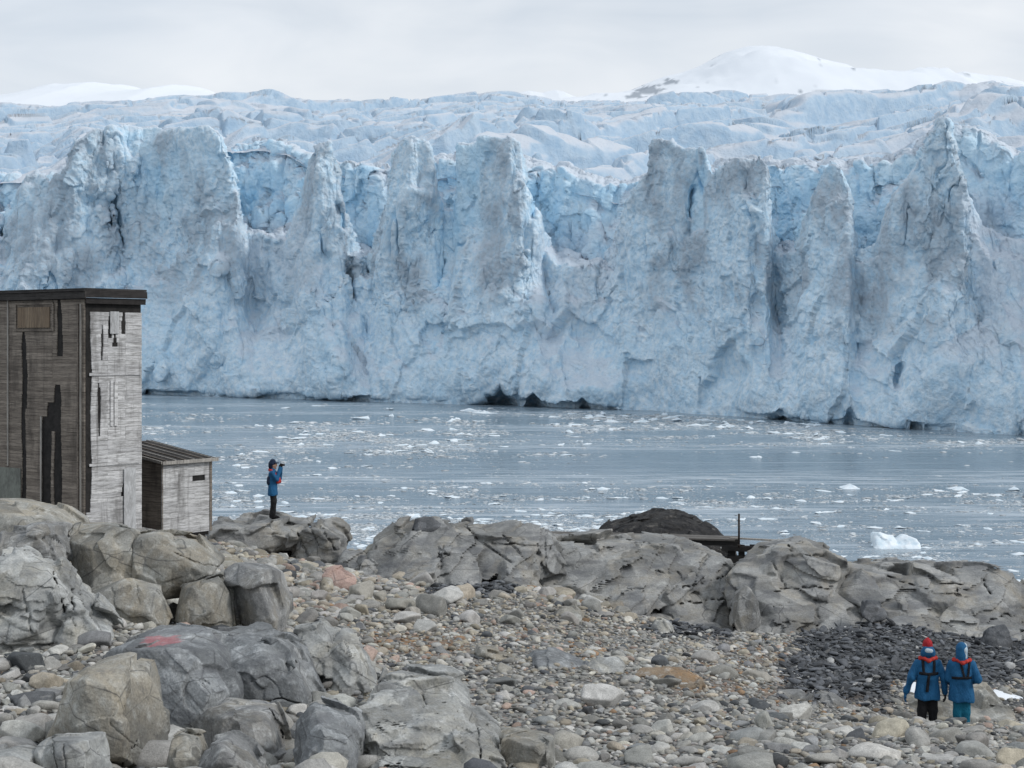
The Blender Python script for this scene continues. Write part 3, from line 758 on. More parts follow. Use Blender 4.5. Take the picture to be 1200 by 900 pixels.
rock('boulder', 'small pale topped wedge boulder at bottom left of centre', TAN,
  [[(190,890,.15),(195,868,.2),(212,858,.25),(224,860,.25),(236,880,.2),(242,905,.1),(200,915,0),(226,872,-.15),(205,878,-.2),(228,905,-.2)]],
  16.2, .4, amp=.02, size=.35, seed=6, rnd=0.0048)
rock('boulder', 'low grey boulder with ridged top touching the bottom edge', GREY,
  [[(232,900,.2),(238,872,.3),(262,866,.3),(290,880,.3),(308,905,.2),(240,915,0),(262,880,-.1),(285,905,-.2)]],
  15.9, .5, amp=.025, size=.4, seed=7, rnd=0.0060)
rock('boulder', 'pale cracked block in the bottom left corner', PALE,
  [[(40,895,.2),(46,872,.3),(62,862,.4),(92,862,.4),(112,876,.3),(114,900,.2),(60,915,-.05),(108,915,0),(58,878,-.15),(98,880,-.18)]],
  15.4, .5, amp=.02, size=.4, seed=8, rnd=0.0060, cracks=[((62,868),(66,905),.006,.05),((75,872),(78,910),.005,.05)])
rock('boulder', 'pale tan block cut by the left bottom corner', PALE,
  [[(-14,915,.2),(-12,885,.3),(10,878,.3),(34,888,.3),(38,912,.1),(0,918,-.1),(26,896,-.15)]], 15.2, .4, amp=.02, size=.35, seed=9, rnd=0.0060)
rock('boulder', 'squarish brown block standing in front of the hut wall', TAN,
  [[(75,640,.3),(78,616,.5),(120,612,.6),(155,620,.5),(158,650,.3),(160,680,.2),(150,690,0),(92,694,0),(80,672,0),(82,625,-.1),(152,630,-.15),(156,672,-.15),(100,630,-.25),(90,680,-.2)]],
  27, .8, amp=.03, size=.6, seed=10, rnd=0.0102)
rock('boulder', 'domed tan boulder beside the shed with a dark underside', TAN,
  [[(156,640,.3),(162,628,.5),(195,625,.6),(225,630,.5),(258,660,.3),(256,668,.1),(210,692,-.1),(170,685,0),(158,670,0),(165,640,-.15),(205,640,-.2),(245,662,-.25),(205,680,-.35)]],
  27, .8, amp=.03, size=.6, seed=11, rnd=0.0108, cracks=[((205,648),(230,660),(256,664),.007,.06)])
rock('boulder', 'tan grey boulder filling the gap below the domed one', TAN,
  [[(198,720,.2),(205,690,.3),(235,678,.4),(258,670,.4),(272,695,.3),(272,730,.2),(230,738,0),(200,735,0),(232,690,-.1),(262,695,-.15),(225,728,-.2)]],
  26.3, .6, amp=.025, size=.5, seed=12, rnd=0.0078)
rock('boulder', 'angular dark grey boulder with pale right edge above the shingle', GREY,
  [[(258,700,.3),(258,668,.4),(275,662,.6),(310,664,.6),(328,672,.5),(336,700,.3),(340,728,.2),(325,733,0),(285,740,0),(268,712,0),(268,675,-.1),(312,676,-.25),(322,715,-.28),(290,732,-.2)]],
  26.6, .7, amp=.025, size=.6, seed=13, rnd=0.0060)
rock('boulder', 'low brown block wedged below the squarish one', TAN,
  [[(84,700,.2),(95,686,.4),(150,680,.4),(185,690,.3),(196,712,.2),(200,728,.1),(150,735,-.05),(95,720,-.05),(130,692,-.15),(180,704,-.2),(100,702,-.15)]],
  26, .6, amp=.03, size=.5, seed=14, rnd=0.0060, cracks=[((132,690),(135,715),.006,.05),((158,684),(165,710),.006,.05)])
rock('boulder', 'overhanging grey block at the left edge below the hut', GREY,
  [[(-20,650,.4),(0,625,.5),(40,612,.6),(72,614,.5),(76,640,.3),(74,655,.2),(40,662,0),(18,655,0),(0,660,0),(48,622,-.15),(70,650,-.15),(20,632,-.2)]],
  26.4, .8, amp=.03, size=.5, seed=15, rnd=0.0066)
rock('rock_outcrop', 'smooth brown domed rock at left edge against the hut', TAN,
  [[(-40,640,0),(-40,592,.8),(0,590,1.0),(35,594,1.0),(60,602,.8),(78,618,.5),(80,640,.2),(20,650,-.3),(20,606,-.2)]], 29, 1.6, 'rock outcrop', amp=.035, size=.9, seed=16, rnd=0.0108)
rock('rock_outcrop', 'pale stepped outcrop of split slabs at the left edge', PALE,
  [[(-20,700,0),(-15,640,.9),(20,650,.8),(30,668,.4),(25,690,0),(0,700,-.2)],[(-20,740,0),(0,668,.6),(40,655,.9),(62,662,.7),(76,690,.4),(85,720,.2),(60,740,-.1),(10,750,-.2),(40,675,0)],
   [(-20,770,0),(-10,722,.4),(28,712,.5),(52,720,.3),(66,750,.1),(40,772,-.1),(0,780,-.3)],[(60,735,0),(82,695,.5),(100,700,.5),(115,715,.4),(128,742,.2),(90,752,-.1)],[(-20,790,-.2),(-10,752,.1),(20,746,.2),(42,756,0),(40,776,-.2),(0,792,-.5)]],
  23.5, .8, 'rock outcrop', amp=.04, size=.5, seed=17, rnd=0.0060, bed=((.25,-.35,.9), .14, .06), cracks=[((60,668),(78,720),.02,.15),((28,690),(36,740),.012,.1),((84,700),(90,745),.015,.1)])
rock('rock_outcrop', 'flat topped rock ledge under the standing photographer', OUT,
  [[1.5,(236,640,0),(240,617,.4),(262,612,1.2),(320,608.5,1.8),(368,609,1.6),(352,640,-.1),(300,652,-.3),(250,652,-.3),(262,622,-.1),(340,620,-.2)],
   [1.4,(340,650,-.2),(350,622,.0),(368,610,1.0),(385,610,1.0),(393,616,.6),(402,640,.2),(392,660,-.2),(360,662,-.4),(380,625,-.2)],[.8,(236,660,-.5),(245,640,-.2),(285,650,-.3),(292,664,-.6),(260,672,-.8)]],
  46, 1.8, 'rock outcrop', chip=1.7, amp=0.067, size=0.77, seed=18, rnd=0.0102, bed=((.15,-.3,.95), .28, .10), cracks=[((348,624),(362,655),.03,.2),((362,615),(375,640),.025,.2),((376,618),(392,645),.02,.2),((288,648),(310,644),(322,652),.07,.4)])
rock('rock_outcrop', 'fractured grey outcrop left of the plank walkway', OUT,
  [[1.5,(425,672,-0.48),(436,640,.3),(468,618,.9),(515,613,1.2),(545,618,.8),(552,654,-0.24),(520,680,-1.44),(450,688,-1.68),(480,644,-0.48)],
   [1.5,(500,650,0),(515,616,1.2),(560,613.5,1.6),(605,619,1.5),(650,625,1.2),(657,640,.8),(658,666,.2),(636,676,-0.48),(560,684,-1.44),(540,654,-0.72),(632,644,-0.24)],
   [.9,(508,694,-1.44),(520,654,-0.72),(545,644,-0.24),(572,664,-0.48),(580,694,-1.44),(540,704,-2.4)],[.8,(570,694,-1.92),(580,668,-0.72),(620,664,-0.72),(636,694,-1.44),(600,706,-2.64)],[.7,(436,694,-1.92),(446,666,-0.96),(500,668,-0.96),(510,696,-2.16),(470,704,-2.88)]],
  42, 1.6, 'rock outcrop', chip=1.7, amp=0.078, size=0.77, seed=19, rnd=0.0078, bed=((-.35,-.25,.9), .22, .10), cracks=[((545,616),(565,636),(600,660),.04,.25),((588,626),(615,655),.03,.2),((575,636),(640,640),.02,.15),((637,620),(640,668),.02,.15),((520,640),(512,668),.03,.2)])
rock('boulder', 'dark loaf shaped stone capping the fractured outcrop', SLATE, [[(484,620,0),(486,611,.2),(500,608,.3),(518,611,.2),(522,619,0),(500,623,-.2)]], 42.4, .5, amp=.03, size=.4, seed=20, rnd=0.0102)
rock('rock_outcrop', 'broad smooth grey outcrop in front of the dark mound', OUT,
  [[2.0,(636,705,-1.2),(655,668,.2),(700,648,1.0),(748,632,1.6),(790,633,1.7),(824,640,1.4),(858,658,.9),(862,676,.5),(800,695,-1.2),(735,721,-2.8),(676,717,-2.4),(740,660,.1),(800,660,.2)],
   [1.4,(770,705,-1.4),(790,685,-0.4),(850,672,.4),(858,690,.3),(852,713,-0.4),(800,721,-1.8)],[1.3,(780,740,-2.4),(795,713,-1.2),(850,709,-0.2),(858,735,-1.2),(850,755,-2.4),(800,750,-3)],
   [1.4,(648,660,.4),(668,640,.9),(700,630,1.7),(742,628,1.9),(765,634,1.4),(720,645,.6),(680,660,.1)],[1,(640,640,.6),(648,636,1),(690,632,1.4),(690,640,.8),(650,650,.4)]],
  43.5, 2.0, 'rock outcrop', chip=1.7, amp=0.067, size=0.94, seed=21, rnd=0.0108, bed=((-.38,-.2,.9), .34, .10), cracks=[((768,674),(792,668),(800,680),.03,.2),((766,650),(800,644),.02,.12),((800,690),(858,672),.05,.3),((808,690),(830,650),.025,.15),((700,646),(760,636),.02,.15),((795,708),(856,702),.05,.3),((724,690),(770,690),.02,.1)])
rock('rock_outcrop', 'blocky grey outcrop right of the walkway post', OUT,
  [[1.6,(890,668,.3),(902,650,.7),(916,643,1.0),(942,636,1.3),(975,646,1.2),(992,656,.9),(998,690,.2),(950,700,-0.4),(910,696,-0.2),(935,652,.2),(985,664,.1)],
   [1.6,(852,694,.4),(866,662,.9),(900,650,1.1),(925,672,.3),(990,688,.1),(1006,700,0),(1020,732,-0.6),(1012,744,-1.2),(945,770,-2.4),(895,770,-2.4),(872,741,-1.2),(910,696,-0.2),(960,741,-1.6)],[1.2,(892,801,-3),(896,764,-1.8),(950,756,-1.6),(1000,742,-1.2),(1006,758,-2),(950,791,-3.2)]],
  42, 2.0, 'rock outcrop', chip=1.7, amp=0.062, size=0.85, seed=22, rnd=0.0090, bed=((.25,-.25,.93), .30, .09), cracks=[((902,650),(912,672),(922,692),.03,.25),((905,692),(958,688),(998,692),.03,.2),((956,700),(957,745),.015,.12),((902,734),(930,730),(956,732),.02,.15),((925,640),(928,650),.02,.2),((905,712),(940,700),.015,.1)])
rock('boulder', 'triangular grey block leaning in the gap under the walkway', GREY, [[(858,720,0),(862,695,.2),(874,684,.3),(884,690,.2),(894,722,.1),(880,730,-.2),(866,730,-.1),(872,700,-.2)]], 40.4, .5, amp=.025, size=.5, seed=23, rnd=0.0060)
rock('rock_outcrop', 'long low grey outcrop at the right edge by the water', OUT,
  [[2.2,(984,700,.4),(1000,674,1.0),(1030,668,1.6),(1080,671,1.7),(1130,672,1.7),(1150,676,1.4),(1130,720,0),(1060,740,-1.08),(1020,720,-0.36),(1070,690,.6)],
   [2.2,(1100,700,.6),(1115,674,1.6),(1150,669,1.9),(1184,679,1.8),(1200,696,1.5),(1230,712,1.2),(1230,795,-1.44),(1180,777,-2.16),(1100,753,-1.8),(1160,700,.7)],
   [1.0,(1040,745,-1.8),(1060,720,-0.36),(1115,727,-0.54),(1120,750,-1.44),(1090,765,-2.34)],[.9,(1140,765,-2.16),(1155,735,-0.9),(1200,740,-0.72),(1215,780,-2.16),(1170,785,-2.88)]],
  41.5, 2.2, 'rock outcrop', chip=1.7, amp=0.078, size=0.85, seed=24, rnd=0.0108, bed=((-.1,-.3,.95), .26, .10), cracks=[((1040,676),(1085,690),.02,.15),((1100,684),(1132,684),.04,.3),((1120,690),(1140,720),.03,.2),((1092,695),(1140,700),.02,.15),((1150,678),(1160,696),.05,.35),((1150,730),(1185,720),.04,.3)])
rock('rock_outcrop', 'pale grey crumbling bedrock hump at the bottom centre', PALE,
  [[1.0,(424,846,.6),(436,820,1.3),(452,800,2.1),(494,799,2.2),(518,808,1.9),(540,828,1.4),(552,848,1.0),(500,866,.1),(440,874,.0),(494,822,1.2)],
   [1.0,(428,908,-.3),(438,864,.6),(500,846,1.3),(556,851,1.2),(574,872,.7),(590,908,-.1),(540,925,-1.0),(450,930,-1.1),(545,878,.1)]],
  17.6, 1.2, 'rock outcrop', amp=.06, size=.45, seed=25, rnd=0.0078, chip=.9, bed=((.2,-.3,.9), .10, .05), cracks=[((494,806),(496,830),.012,.1),((560,850),(562,890),.012,.08)])
rock('rock_outcrop', 'pale rough bedrock rib left of the shingle', PALE,
  [[.8,(372,800,.2),(376,760,.6),(400,742,.8),(418,752,.7),(430,785,.4),(436,815,.2),(400,825,-.2),(410,775,-.1)],[.8,(345,760,.3),(350,738,.6),(372,732,.7),(388,745,.5),(392,775,.2),(365,780,0)],[.6,(380,840,0),(392,812,.2),(424,808,.2),(440,835,0),(410,850,-.3)]],
  21.5, .9, 'rock outcrop', amp=.05, size=.4, seed=26, rnd=0.0060, chip=.9, bed=((.3,-.4,.8), .1, .04))
rock('boulder', 'flat grey slab with tan side lying in the shingle', BLUE, [[(612,780,.3),(620,762,.8),(650,760,.9),(690,778,.5),(696,790,.2),(640,790,-.2),(624,776,-.1)]], GD(647, 787), .3, 'boulder', amp=.02, size=.5, seed=27, rnd=0.0048, sink=.1)
rock('boulder', 'thin tilted plate of grey stone left of the slab', TAN, [[(556,772,.1),(560,756,.4),(600,764,.4),(612,776,.2),(596,780,0),(566,766,-.1)]], GD(581, 777), .2, amp=.015, size=.4, seed=28, rnd=0.0042, sink=.02)
rock('boulder', 'low pale flat stone right of the slab', PALE, [[(684,785,.2),(700,770,.5),(725,768,.5),(738,782,.3),(726,796,0),(700,792,-.1)]], GD(712, 793), .25, amp=.015, size=.4, seed=29, rnd=0.0042, sink=.1)
rock('boulder', 'rust stained flat slab at the middle of the beach', rockmat('rust_stained_rock', (.24,.20,.15), (.30,.27,.22), (.32,.19,.09), 1.0, (.13,.11,.09)), [[(742,798,.1),(750,784,.5),(800,782,.6),(826,798,.3),(822,806,0),(770,808,-.1)]], GD(785, 805), .3, amp=.02, size=.5, seed=30, rnd=0.0060, sink=.1)
rock('boulder', 'tan boulder right behind the two walkers', TAN, [[(1130,836,.2),(1135,810,.4),(1150,800,.5),(1166,805,.4),(1178,826,.2),(1150,842,-.1),(1150,812,-.1),(1168,826,-.1)]], 30.6, .4, amp=.02, size=.4, seed=31, rnd=0.0102)
rock('boulder', 'long grey tan block behind the two walkers', TAN, [[(1050,850,.2),(1054,822,.5),(1100,815,.6),(1168,820,.6),(1199,836,.3),(1200,856,0),(1130,864,-.2),(1056,858,-.1),(1130,828,-.1),(1180,834,-.05)]], 30, .5, amp=.03, size=.5, seed=32, rnd=0.0090)
rock('boulder', 'long flat grey stone on the rusty shingle', GREY, [[(900,818,.1),(905,806,.4),(940,806,.4),(950,816,.2),(930,822,-.1)]], GD(925, 819), .3, amp=.02, size=.4, seed=33, rnd=0.0078, sink=.1)
rock('boulder', 'wedge shaped grey stone beside the rusty weed', GREY, [[(958,824,.1),(965,812,.3),(980,814,.4),(1006,832,.1),(980,832,-.1)]], GD(977, 829), .3, amp=.02, size=.4, seed=34, rnd=0.0060, sink=.1)
rock('boulder', 'square edged tan block at the bottom middle', TAN, [[(584,895,.1),(586,868,.3),(620,862,.5),(650,866,.4),(652,895,.1),(610,905,-.1),(600,872,-.1),(640,874,-.12)]], GD(617, 902), .4, amp=.02, size=.4, seed=35, rnd=0.0060)
rock('boulder', 'pale round topped boulder by the orange stones', PALE, [[(760,740,.1),(766,728,.2),(776,724,.3),(790,730,.2),(796,742,.1),(776,748,-.1)]], GD(777, 745), .3, amp=.015, size=.3, seed=36, rnd=0.0108)
rock('boulder', 'flat tan grey stone at the foot of the fractured outcrop', TAN, [[(647,728,.1),(655,712,.4),(675,710,.4),(688,722,.2),(680,732,0),(660,732,-.1)]], GD(667, 729), .3, amp=.02, size=.3, seed=37, rnd=0.0078)
rock('boulder', 'salmon pink boulder on the upper shingle', rockmat('pink_granite', (.36,.25,.215), (.42,.31,.27), (.40,.28,.2), .5, (.2,.14,.13), pale=(.5,.41,.37)), [[(375,676,.1),(378,666,.2),(390,663,.3),(408,668,.3),(416,676,.2),(410,684,0),(388,684,-.1)]], 36, .4, amp=.02, size=.4, seed=38, rnd=0.0108)
rock('boulder', 'small tan boulder beside the pink one', TAN, [[(373,686,.1),(378,677,.2),(388,678,.2),(390,688,.1),(380,691,-.1)]], 34.5, .3, amp=.015, size=.3, seed=39, rnd=0.0102)
rock('boulder', 'brown boulder in the gap between the two outcrops', TAN, [[(424,652,.1),(428,640,.2),(440,636,.3),(446,645,.2),(442,656,0)]], 43, .4, amp=.02, size=.3, seed=40, rnd=0.0102)
rock('boulder', 'dark slate boulder beside the brown one in the gap', SLATE, [[(444,652,.1),(448,634,.2),(456,630,.3),(466,640,.2),(472,650,.1),(458,658,-.1)]], 42.6, .4, amp=.03, size=.3, seed=41, rnd=0.0060)
rock('boulder', 'stacked flat grey boulder left of the fractured outcrop', GREY, [[(416,668,.1),(420,656,.3),(432,654,.3),(446,664,.2),(446,676,0),(425,680,-.1)]], 41, .5, amp=.03, size=.4, seed=42, rnd=0.0078, bed=((.1,-.2,.9), .2, .05))

slab('low fractured ledge joining the fractured outcrop to the smooth one', [[1.2,(590,702,-.4),(604,674,.2),(640,666,.5),(672,676,.4),(686,702,0),(650,716,-.5),(610,712,-.6)],[1,(618,722,-1.2),(640,700,-.5),(690,700,-.4),(712,720,-.8),(670,734,-1.4)]], 42.6, 501)
slab('low split ledges at the foot of the fractured outcrop', [[1,(470,706,-1.4),(486,684,-.6),(540,682,-.5),(566,700,-.9),(520,716,-1.8)],[.8,(560,712,-1.8),(576,694,-1),(612,696,-1),(626,712,-1.6),(590,722,-2.2)],[.8,(420,690,-1.2),(436,674,-.5),(476,676,-.6),(486,694,-1.2),(450,704,-1.8)]], 42, 502)
slab('stepped ledges below the smooth outcrop running into the beach', [[1,(690,738,-2),(706,716,-1.2),(760,712,-1),(790,730,-1.6),(740,750,-2.4)],[1,(786,756,-2.4),(800,736,-1.6),(846,734,-1.4),(862,756,-2),(824,770,-2.8)]], 43, 503)
slab('long sloping slab below the right outcrop', [[1.2,(1012,744,-.6),(1030,722,0),(1100,728,.1),(1126,748,-.4),(1070,764,-1.2)],[1.1,(1128,782,-1),(1146,758,-.3),(1206,760,-.2),(1226,788,-.8),(1170,798,-1.6)]], 40.6, 504)
slab('low grey ledge between the photographer and the fractured outcrop', [[1,(392,664,-.2),(404,646,.4),(428,644,.5),(446,662,.1),(420,674,-.5)],[.9,(300,676,-1.4),(316,660,-.8),(362,660,-.7),(384,676,-1.2),(340,686,-1.9)]], 45, 505)
# ------------------------------------------------------------------ loose stones
rs = np.random.RandomState(11)
def ico(sub):
    bm = bmesh.new(); bmesh.ops.create_icosphere(bm, subdivisions=sub, radius=1)
    V = np.array([v.co[:] for v in bm.verts]); T = np.array([[v.index for v in f.verts] for f in bm.faces]); bm.free(); return V, T
ICO = {k: ico(k) for k in (1, 2, 3, 4)}
def stone_shape(sub, seed, angular, npl=11):
    V, T = ICO[sub]; r = np.random.RandomState(seed); V = V.copy()
    n = r.normal(size=(npl, 3)); n /= np.linalg.norm(n, axis=1, keepdims=True); d = r.uniform(.52, .95, npl) if angular else r.uniform(.78, 1.0, npl)
    q = np.maximum(V@n.T, .05); q = d/q
    p = -60 if angular else -7
    rad = np.minimum((q**p).sum(1)**(1/p), 1.15)
    V = V*rad[:,None]
    V += V*(noise(V*1.0, 1.1, 3, seed=seed % 40)*(.07 if angular else .10))[:,None]
    return V, T
SHP = {s: [stone_shape(s, 50+k, k % 4 != 0) for k in range(16)] for s in (1, 2, 4)}
def rotm(n, tilt):
    az = rs.uniform(0, 2*np.pi, n); ti = rs.normal(0, tilt, n); td = rs.uniform(0, np.pi, n)
    c, s = np.cos(az), np.sin(az); Rz = np.zeros((n,3,3)); Rz[:,0,0] = c; Rz[:,0,1] = -s; Rz[:,1,0] = s; Rz[:,1,1] = c; Rz[:,2,2] = 1
    ax = np.stack([np.cos(td), np.sin(td), np.zeros(n)], -1); K = np.zeros((n,3,3))
    K[:,0,1] = -ax[:,2]; K[:,0,2] = ax[:,1]; K[:,1,0] = ax[:,2]; K[:,1,2] = -ax[:,0]; K[:,2,0] = -ax[:,1]; K[:,2,1] = ax[:,0]
    Rt = np.eye(3)+np.sin(ti)[:,None,None]*K+(1-np.cos(ti))[:,None,None]*(K@K)
    return Rt@Rz
def merge(shapes, which, C, Sz, Rm, colr):
    """many stones as one vertex/triangle array"""
    Vs, Ts, Cs = [], [], []; off = 0
    for k in range(len(shapes)):
        i = np.where(which == k)[0]
        if not len(i): continue
        V, T = shapes[k]; P = np.einsum('nij,nvj->nvi', Rm[i], V[None]*Sz[i][:,None,:])+C[i][:,None,:]
        Vs.append(P.reshape(-1,3)); nv = len(V)
        Ts.append((T[None]+(np.arange(len(i))*nv)[:,None,None]+off).reshape(-1,3)); off += len(i)*nv
        Cs.append(np.repeat(colr[i], nv, axis=0))
    return np.concatenate(Vs), np.concatenate(Ts), np.concatenate(Cs)
def in_slate(px, py):
    w = n2(px, py, 46, 4, .6, seed=90)*40+rs.normal(0, 7, px.shape)
    a = (px > 912+w) & (py > 694+w*.6) & (py < 826+w*.4+(px-1000)*.05) & (py+w > 690+np.maximum(0, 1010-px)*.85)
    b = (px > 770+w) & (px < 856) & (py > 704+w*.3) & (py < 748+w*.3)
    c = (px > 500+w) & (px < 612+w) & (py > 670) & (py < 700+w*.3)
    a &= ~((px > 1150) & (py > 800)) & ~((px > 1042) & (px < 1112) & (py > 798))
    return a | b | c
PAL = {'grey': (.27,.265,.247), 'pale grey': (.40,.395,.372), 'blue grey': (.225,.23,.23), 'tan': (.35,.315,.255), 'pink': (.37,.285,.24), 'dark': (.085,.09,.096), 'rusty': (.285,.19,.12), 'cream': (.44,.42,.37)}
PN = list(PAL)
def palette(px, py):
    n = len(px); up_ = np.clip((800-py)/90, 0, 1)[:,None]
    W = np.tile(np.array([.33,.28,.10,.13,.02,.08,.005,.055]), (n,1)); U = np.array([.25,.20,.04,.27,.055,.05,.02,.115])
    W = W*(1-up_)+U*up_
    oc = (np.exp(-((px-490)/48)**2-((py-757)/11)**2)+.9*np.exp(-((px-985)/60)**2-((py-806)/18)**2)+.7*np.exp(-((px-690)/26)**2-((py-768)/8)**2)+.5*np.exp(-((px-880)/45)**2-((py-775)/16)**2))[:,None]
    W[:,6:7] += oc*.4; W[:,3:4] += oc*.3
    lf = ((px < 200) & (py > 730))[:,None]; W = np.where(lf, np.array([.3,.36,.1,.08,.0,.06,.0,.1]), W)
    W /= W.sum(1, keepdims=True)
    return (W.cumsum(1) < rs.rand(n,1)).sum(1).clip(0, 7)
C_, S_, K_, Q_ = [], [], [], []
for gs, prob, r0, r1 in ((.85, .75, .18, .42), (.50, .50, .12, .25), (.23, .80, .062, .125), (.12, .97, .036, .066)):
    X0, Y0 = np.meshgrid(np.arange(-15, 18, gs), np.arange(14.5, 50, gs)); X0 = X0.ravel(); Y0 = Y0.ravel()
    k = (np.abs(X0) < .345*Y0+.5) & (rs.rand(len(X0)) < prob); X0, Y0 = X0[k], Y0[k]
    X0 = X0+rs.uniform(-.5, .5, len(X0))*gs; Y0 = Y0+rs.uniform(-.5, .5, len(X0))*gs
    Z0 = gz(X0, Y0); px, py = proj(np.stack([X0, Y0, Z0], -1))
    rad = r0*(r1/r0)**(rs.rand(len(X0))**1.5)
    if gs == .50: rad *= np.clip(1.0+.3*sstep(820, 900, py)-.3*sstep(800, 740, py), .5, 1.4)
    lf_ = sstep(480, 380, px+(py-760)*.3)
    rad *= 1+(lf_*(.35 if gs < .3 else .55)+.35*(py < 712)*(gs > .15))*(gs < .8)
    ok = (py > 640) & ~in_slate(px, py)
    if gs > .8: ok &= rs.rand(len(X0)) < .62*(py < 735)*(px > 395)*(px < 900)+.42*(px < 440)*(py > 700)+.10*(py >= 735)*(px > 440)
    elif gs > .3: ok &= (rs.rand(len(X0)) < np.clip(.35+.65*sstep(830, 885, py)+.6*(px < 440)+.6*(py < 700), 0, 1))
    X0, Y0, Z0, px, py, rad = [a[ok] for a in (X0, Y0, Z0, px, py, rad)]
    fl = rs.uniform(.32, .66, len(X0)) if gs < .8 else np.where(py < 735, rs.uniform(.45, .8, len(X0)), rs.uniform(.25, .55, len(X0))); el = rs.uniform(.55, .95, len(X0))
    C_.append(np.stack([X0, Y0, Z0+rad*fl*rs.uniform(.1, .6, len(X0))], -1)); S_.append(np.stack([rad*1.1, rad*el, rad*fl], -1)); kk_ = palette(px, py); kk_[(kk_ == 6) & (gs > .3)] = 3; kk_ = np.where((gs > .8) & ((kk_ == 4) | (kk_ == 5)), 0, kk_); K_.append(kk_); Q_.append(np.full(len(X0), gs))
C_ = np.concatenate(C_); S_ = np.concatenate(S_); K_ = np.concatenate(K_); Q_ = np.concatenate(Q_)
Rm_ = rotm(len(C_), .28); which = rs.randint(0, 16, len(C_)); qx_, qy_ = proj(C_); which = np.where(((qx_ < 440) | (qy_ < 720) | (Q_ > .8)) & (which % 4 == 0), which+1+rs.randint(0, 3, len(C_)), which)
tint = rs.uniform(.60, 1.28, (len(C_),1))*rs.uniform(.985, 1.015, (len(C_),3))
COLR = np.array([PAL[k] for k in PN])[K_]*tint
# the ones that show largest become stones of their own
px, py = proj(C_); app = S_[:,0]*np.sqrt(S_[:,2]/S_[:,0])/C_[:,1]
cand = np.argsort(-app*((px > 6) & (px < 1194) & (py < 893) & (py > 655)))[:1500]
bpy.context.view_layer.update(); dg = bpy.context.evaluated_depsgraph_get()
solo = []
for i in cand:
    top = Vector(C_[i])+Vector((0, 0, S_[i][2]*.5)); o_ = camo.location; dv = top-o_; L_ = dv.length
    okk = True
    for sx in (-.6, 0, .6):
        dv2 = top+Vector((sx*S_[i][0], 0, 0))-o_
        h = S.ray_cast(dg, o_, dv2.normalized(), distance=L_-S_[i][0]*.6)
        if h[0]: okk = False; break
    if okk: solo.append(i)
    if len(solo) >= 285: break
def stonemat(name, use_obj):
    m = M(name); pb = m.pos()
    base = m.n('ObjectInfo').outputs['Color'] if use_obj else m.attr('col', 'Color')
    na = m.noise(9, 5, .65, pb); nb_ = m.noise(60, 4, .7, pb)
    c = m.mix(.9, base, m.ramp(na, [(.3,.72),(.5,1.0),(.7,1.3)]), 'MULTIPLY')
    c = m.mix(.8, c, m.ramp(nb_, [(.28,.6),(.5,1.0),(.75,1.4)]), 'MULTIPLY')
    c = m.mix(m.ramp(m.noise(5, 4, .6, m.pos((1,1,3))), [(.6,0),(.72,.35)]), c, (.42,.42,.40))
    bp = m.bump(na, .5, .02); bp = m.bump(nb_, .5, .006, bp)
    return m.done(c, .86, bp)
COB = stonemat('cobble_stone', True); SHI = stonemat('shingle_stone', False)
protos = {}
def zone_of(px, py):
    if py > 868 and px > 560: return 'at the bottom edge of the beach' if px < 900 else 'at the bottom right of the beach'
    if px < 130: return 'among the rubble at the left edge'
    if px < 360 and py < 745: return 'in the rubble below the hut boulders'
    if px < 440 and py > 745: return 'between the big foreground boulders'
    if py < 705: return 'on the upper beach under the outcrops'
    if px < 640 and py < 770: return 'on the tan upper shingle'
    if px < 700: return 'right of the pale bedrock hump'
    if px > 1000: return 'in front of the two walkers' if py > 830 else 'left of the two walkers'
    if py < 770: return 'below the smooth grey outcrop'
    return 'on the middle of the shingle beach' if px < 860 else 'on the shingle left of the walkers'
solo_set = np.zeros(len(C_), bool)
for i in solo:
    w = int(which[i]); solo_set[i] = True
    if w not in protos:
        V, T = SHP[4][w]
        o = link('cobble', mesh_np('cobble', V, T), COB); protos[w] = o
    else:
        o = protos[w].copy(); COL.objects.link(o)
    Mx = Matrix(Rm_[i].tolist()).to_4x4()@Matrix.Diagonal((*S_[i], 1)); Mx.translation = Vector(C_[i]); o.matrix_world = Mx
    o.color = (*COLR[i], 1)
    shp = 'angular' if w % 4 else 'rounded'
    if S_[i][2]/S_[i][0] < .5: shp = 'flat '+shp
    tag(o, '%s %s %s %s' % (shp, PN[K_[i]], 'block' if Q_[i] > .8 else 'cobble', zone_of(px[i], py[i])), 'block' if Q_[i] > .8 else 'cobble', 'loose blocks on the headland' if Q_[i] > .8 else 'cobbles strewn over the beach')
    if Q_[i] > .8: o.name = 'stone_block'
rest = ~solo_set
for nm, sel, sub in (('a', rest & ((Q_ > .15) | (C_[:,1] < 25)), 2), ('b', rest & ~((Q_ > .15) | (C_[:,1] < 25)), 1)):
    V, T, Cc = merge(SHP[sub], which[sel], C_[sel], S_[sel], Rm_[sel], COLR[sel])
    if nm == 'a': Va, Ta, Ca = V, T, Cc
o = link('shingle', mesh_np('shingle', np.concatenate([Va, V]), np.concatenate([Ta, T+len(Va)]), {'col': np.concatenate([Ca, Cc])}, smooth=False), SHI)
tag(o, 'mixed grey and tan shingle covering the beach', None, None, 'stuff')
print('stones', len(C_), 'solo', len(solo))
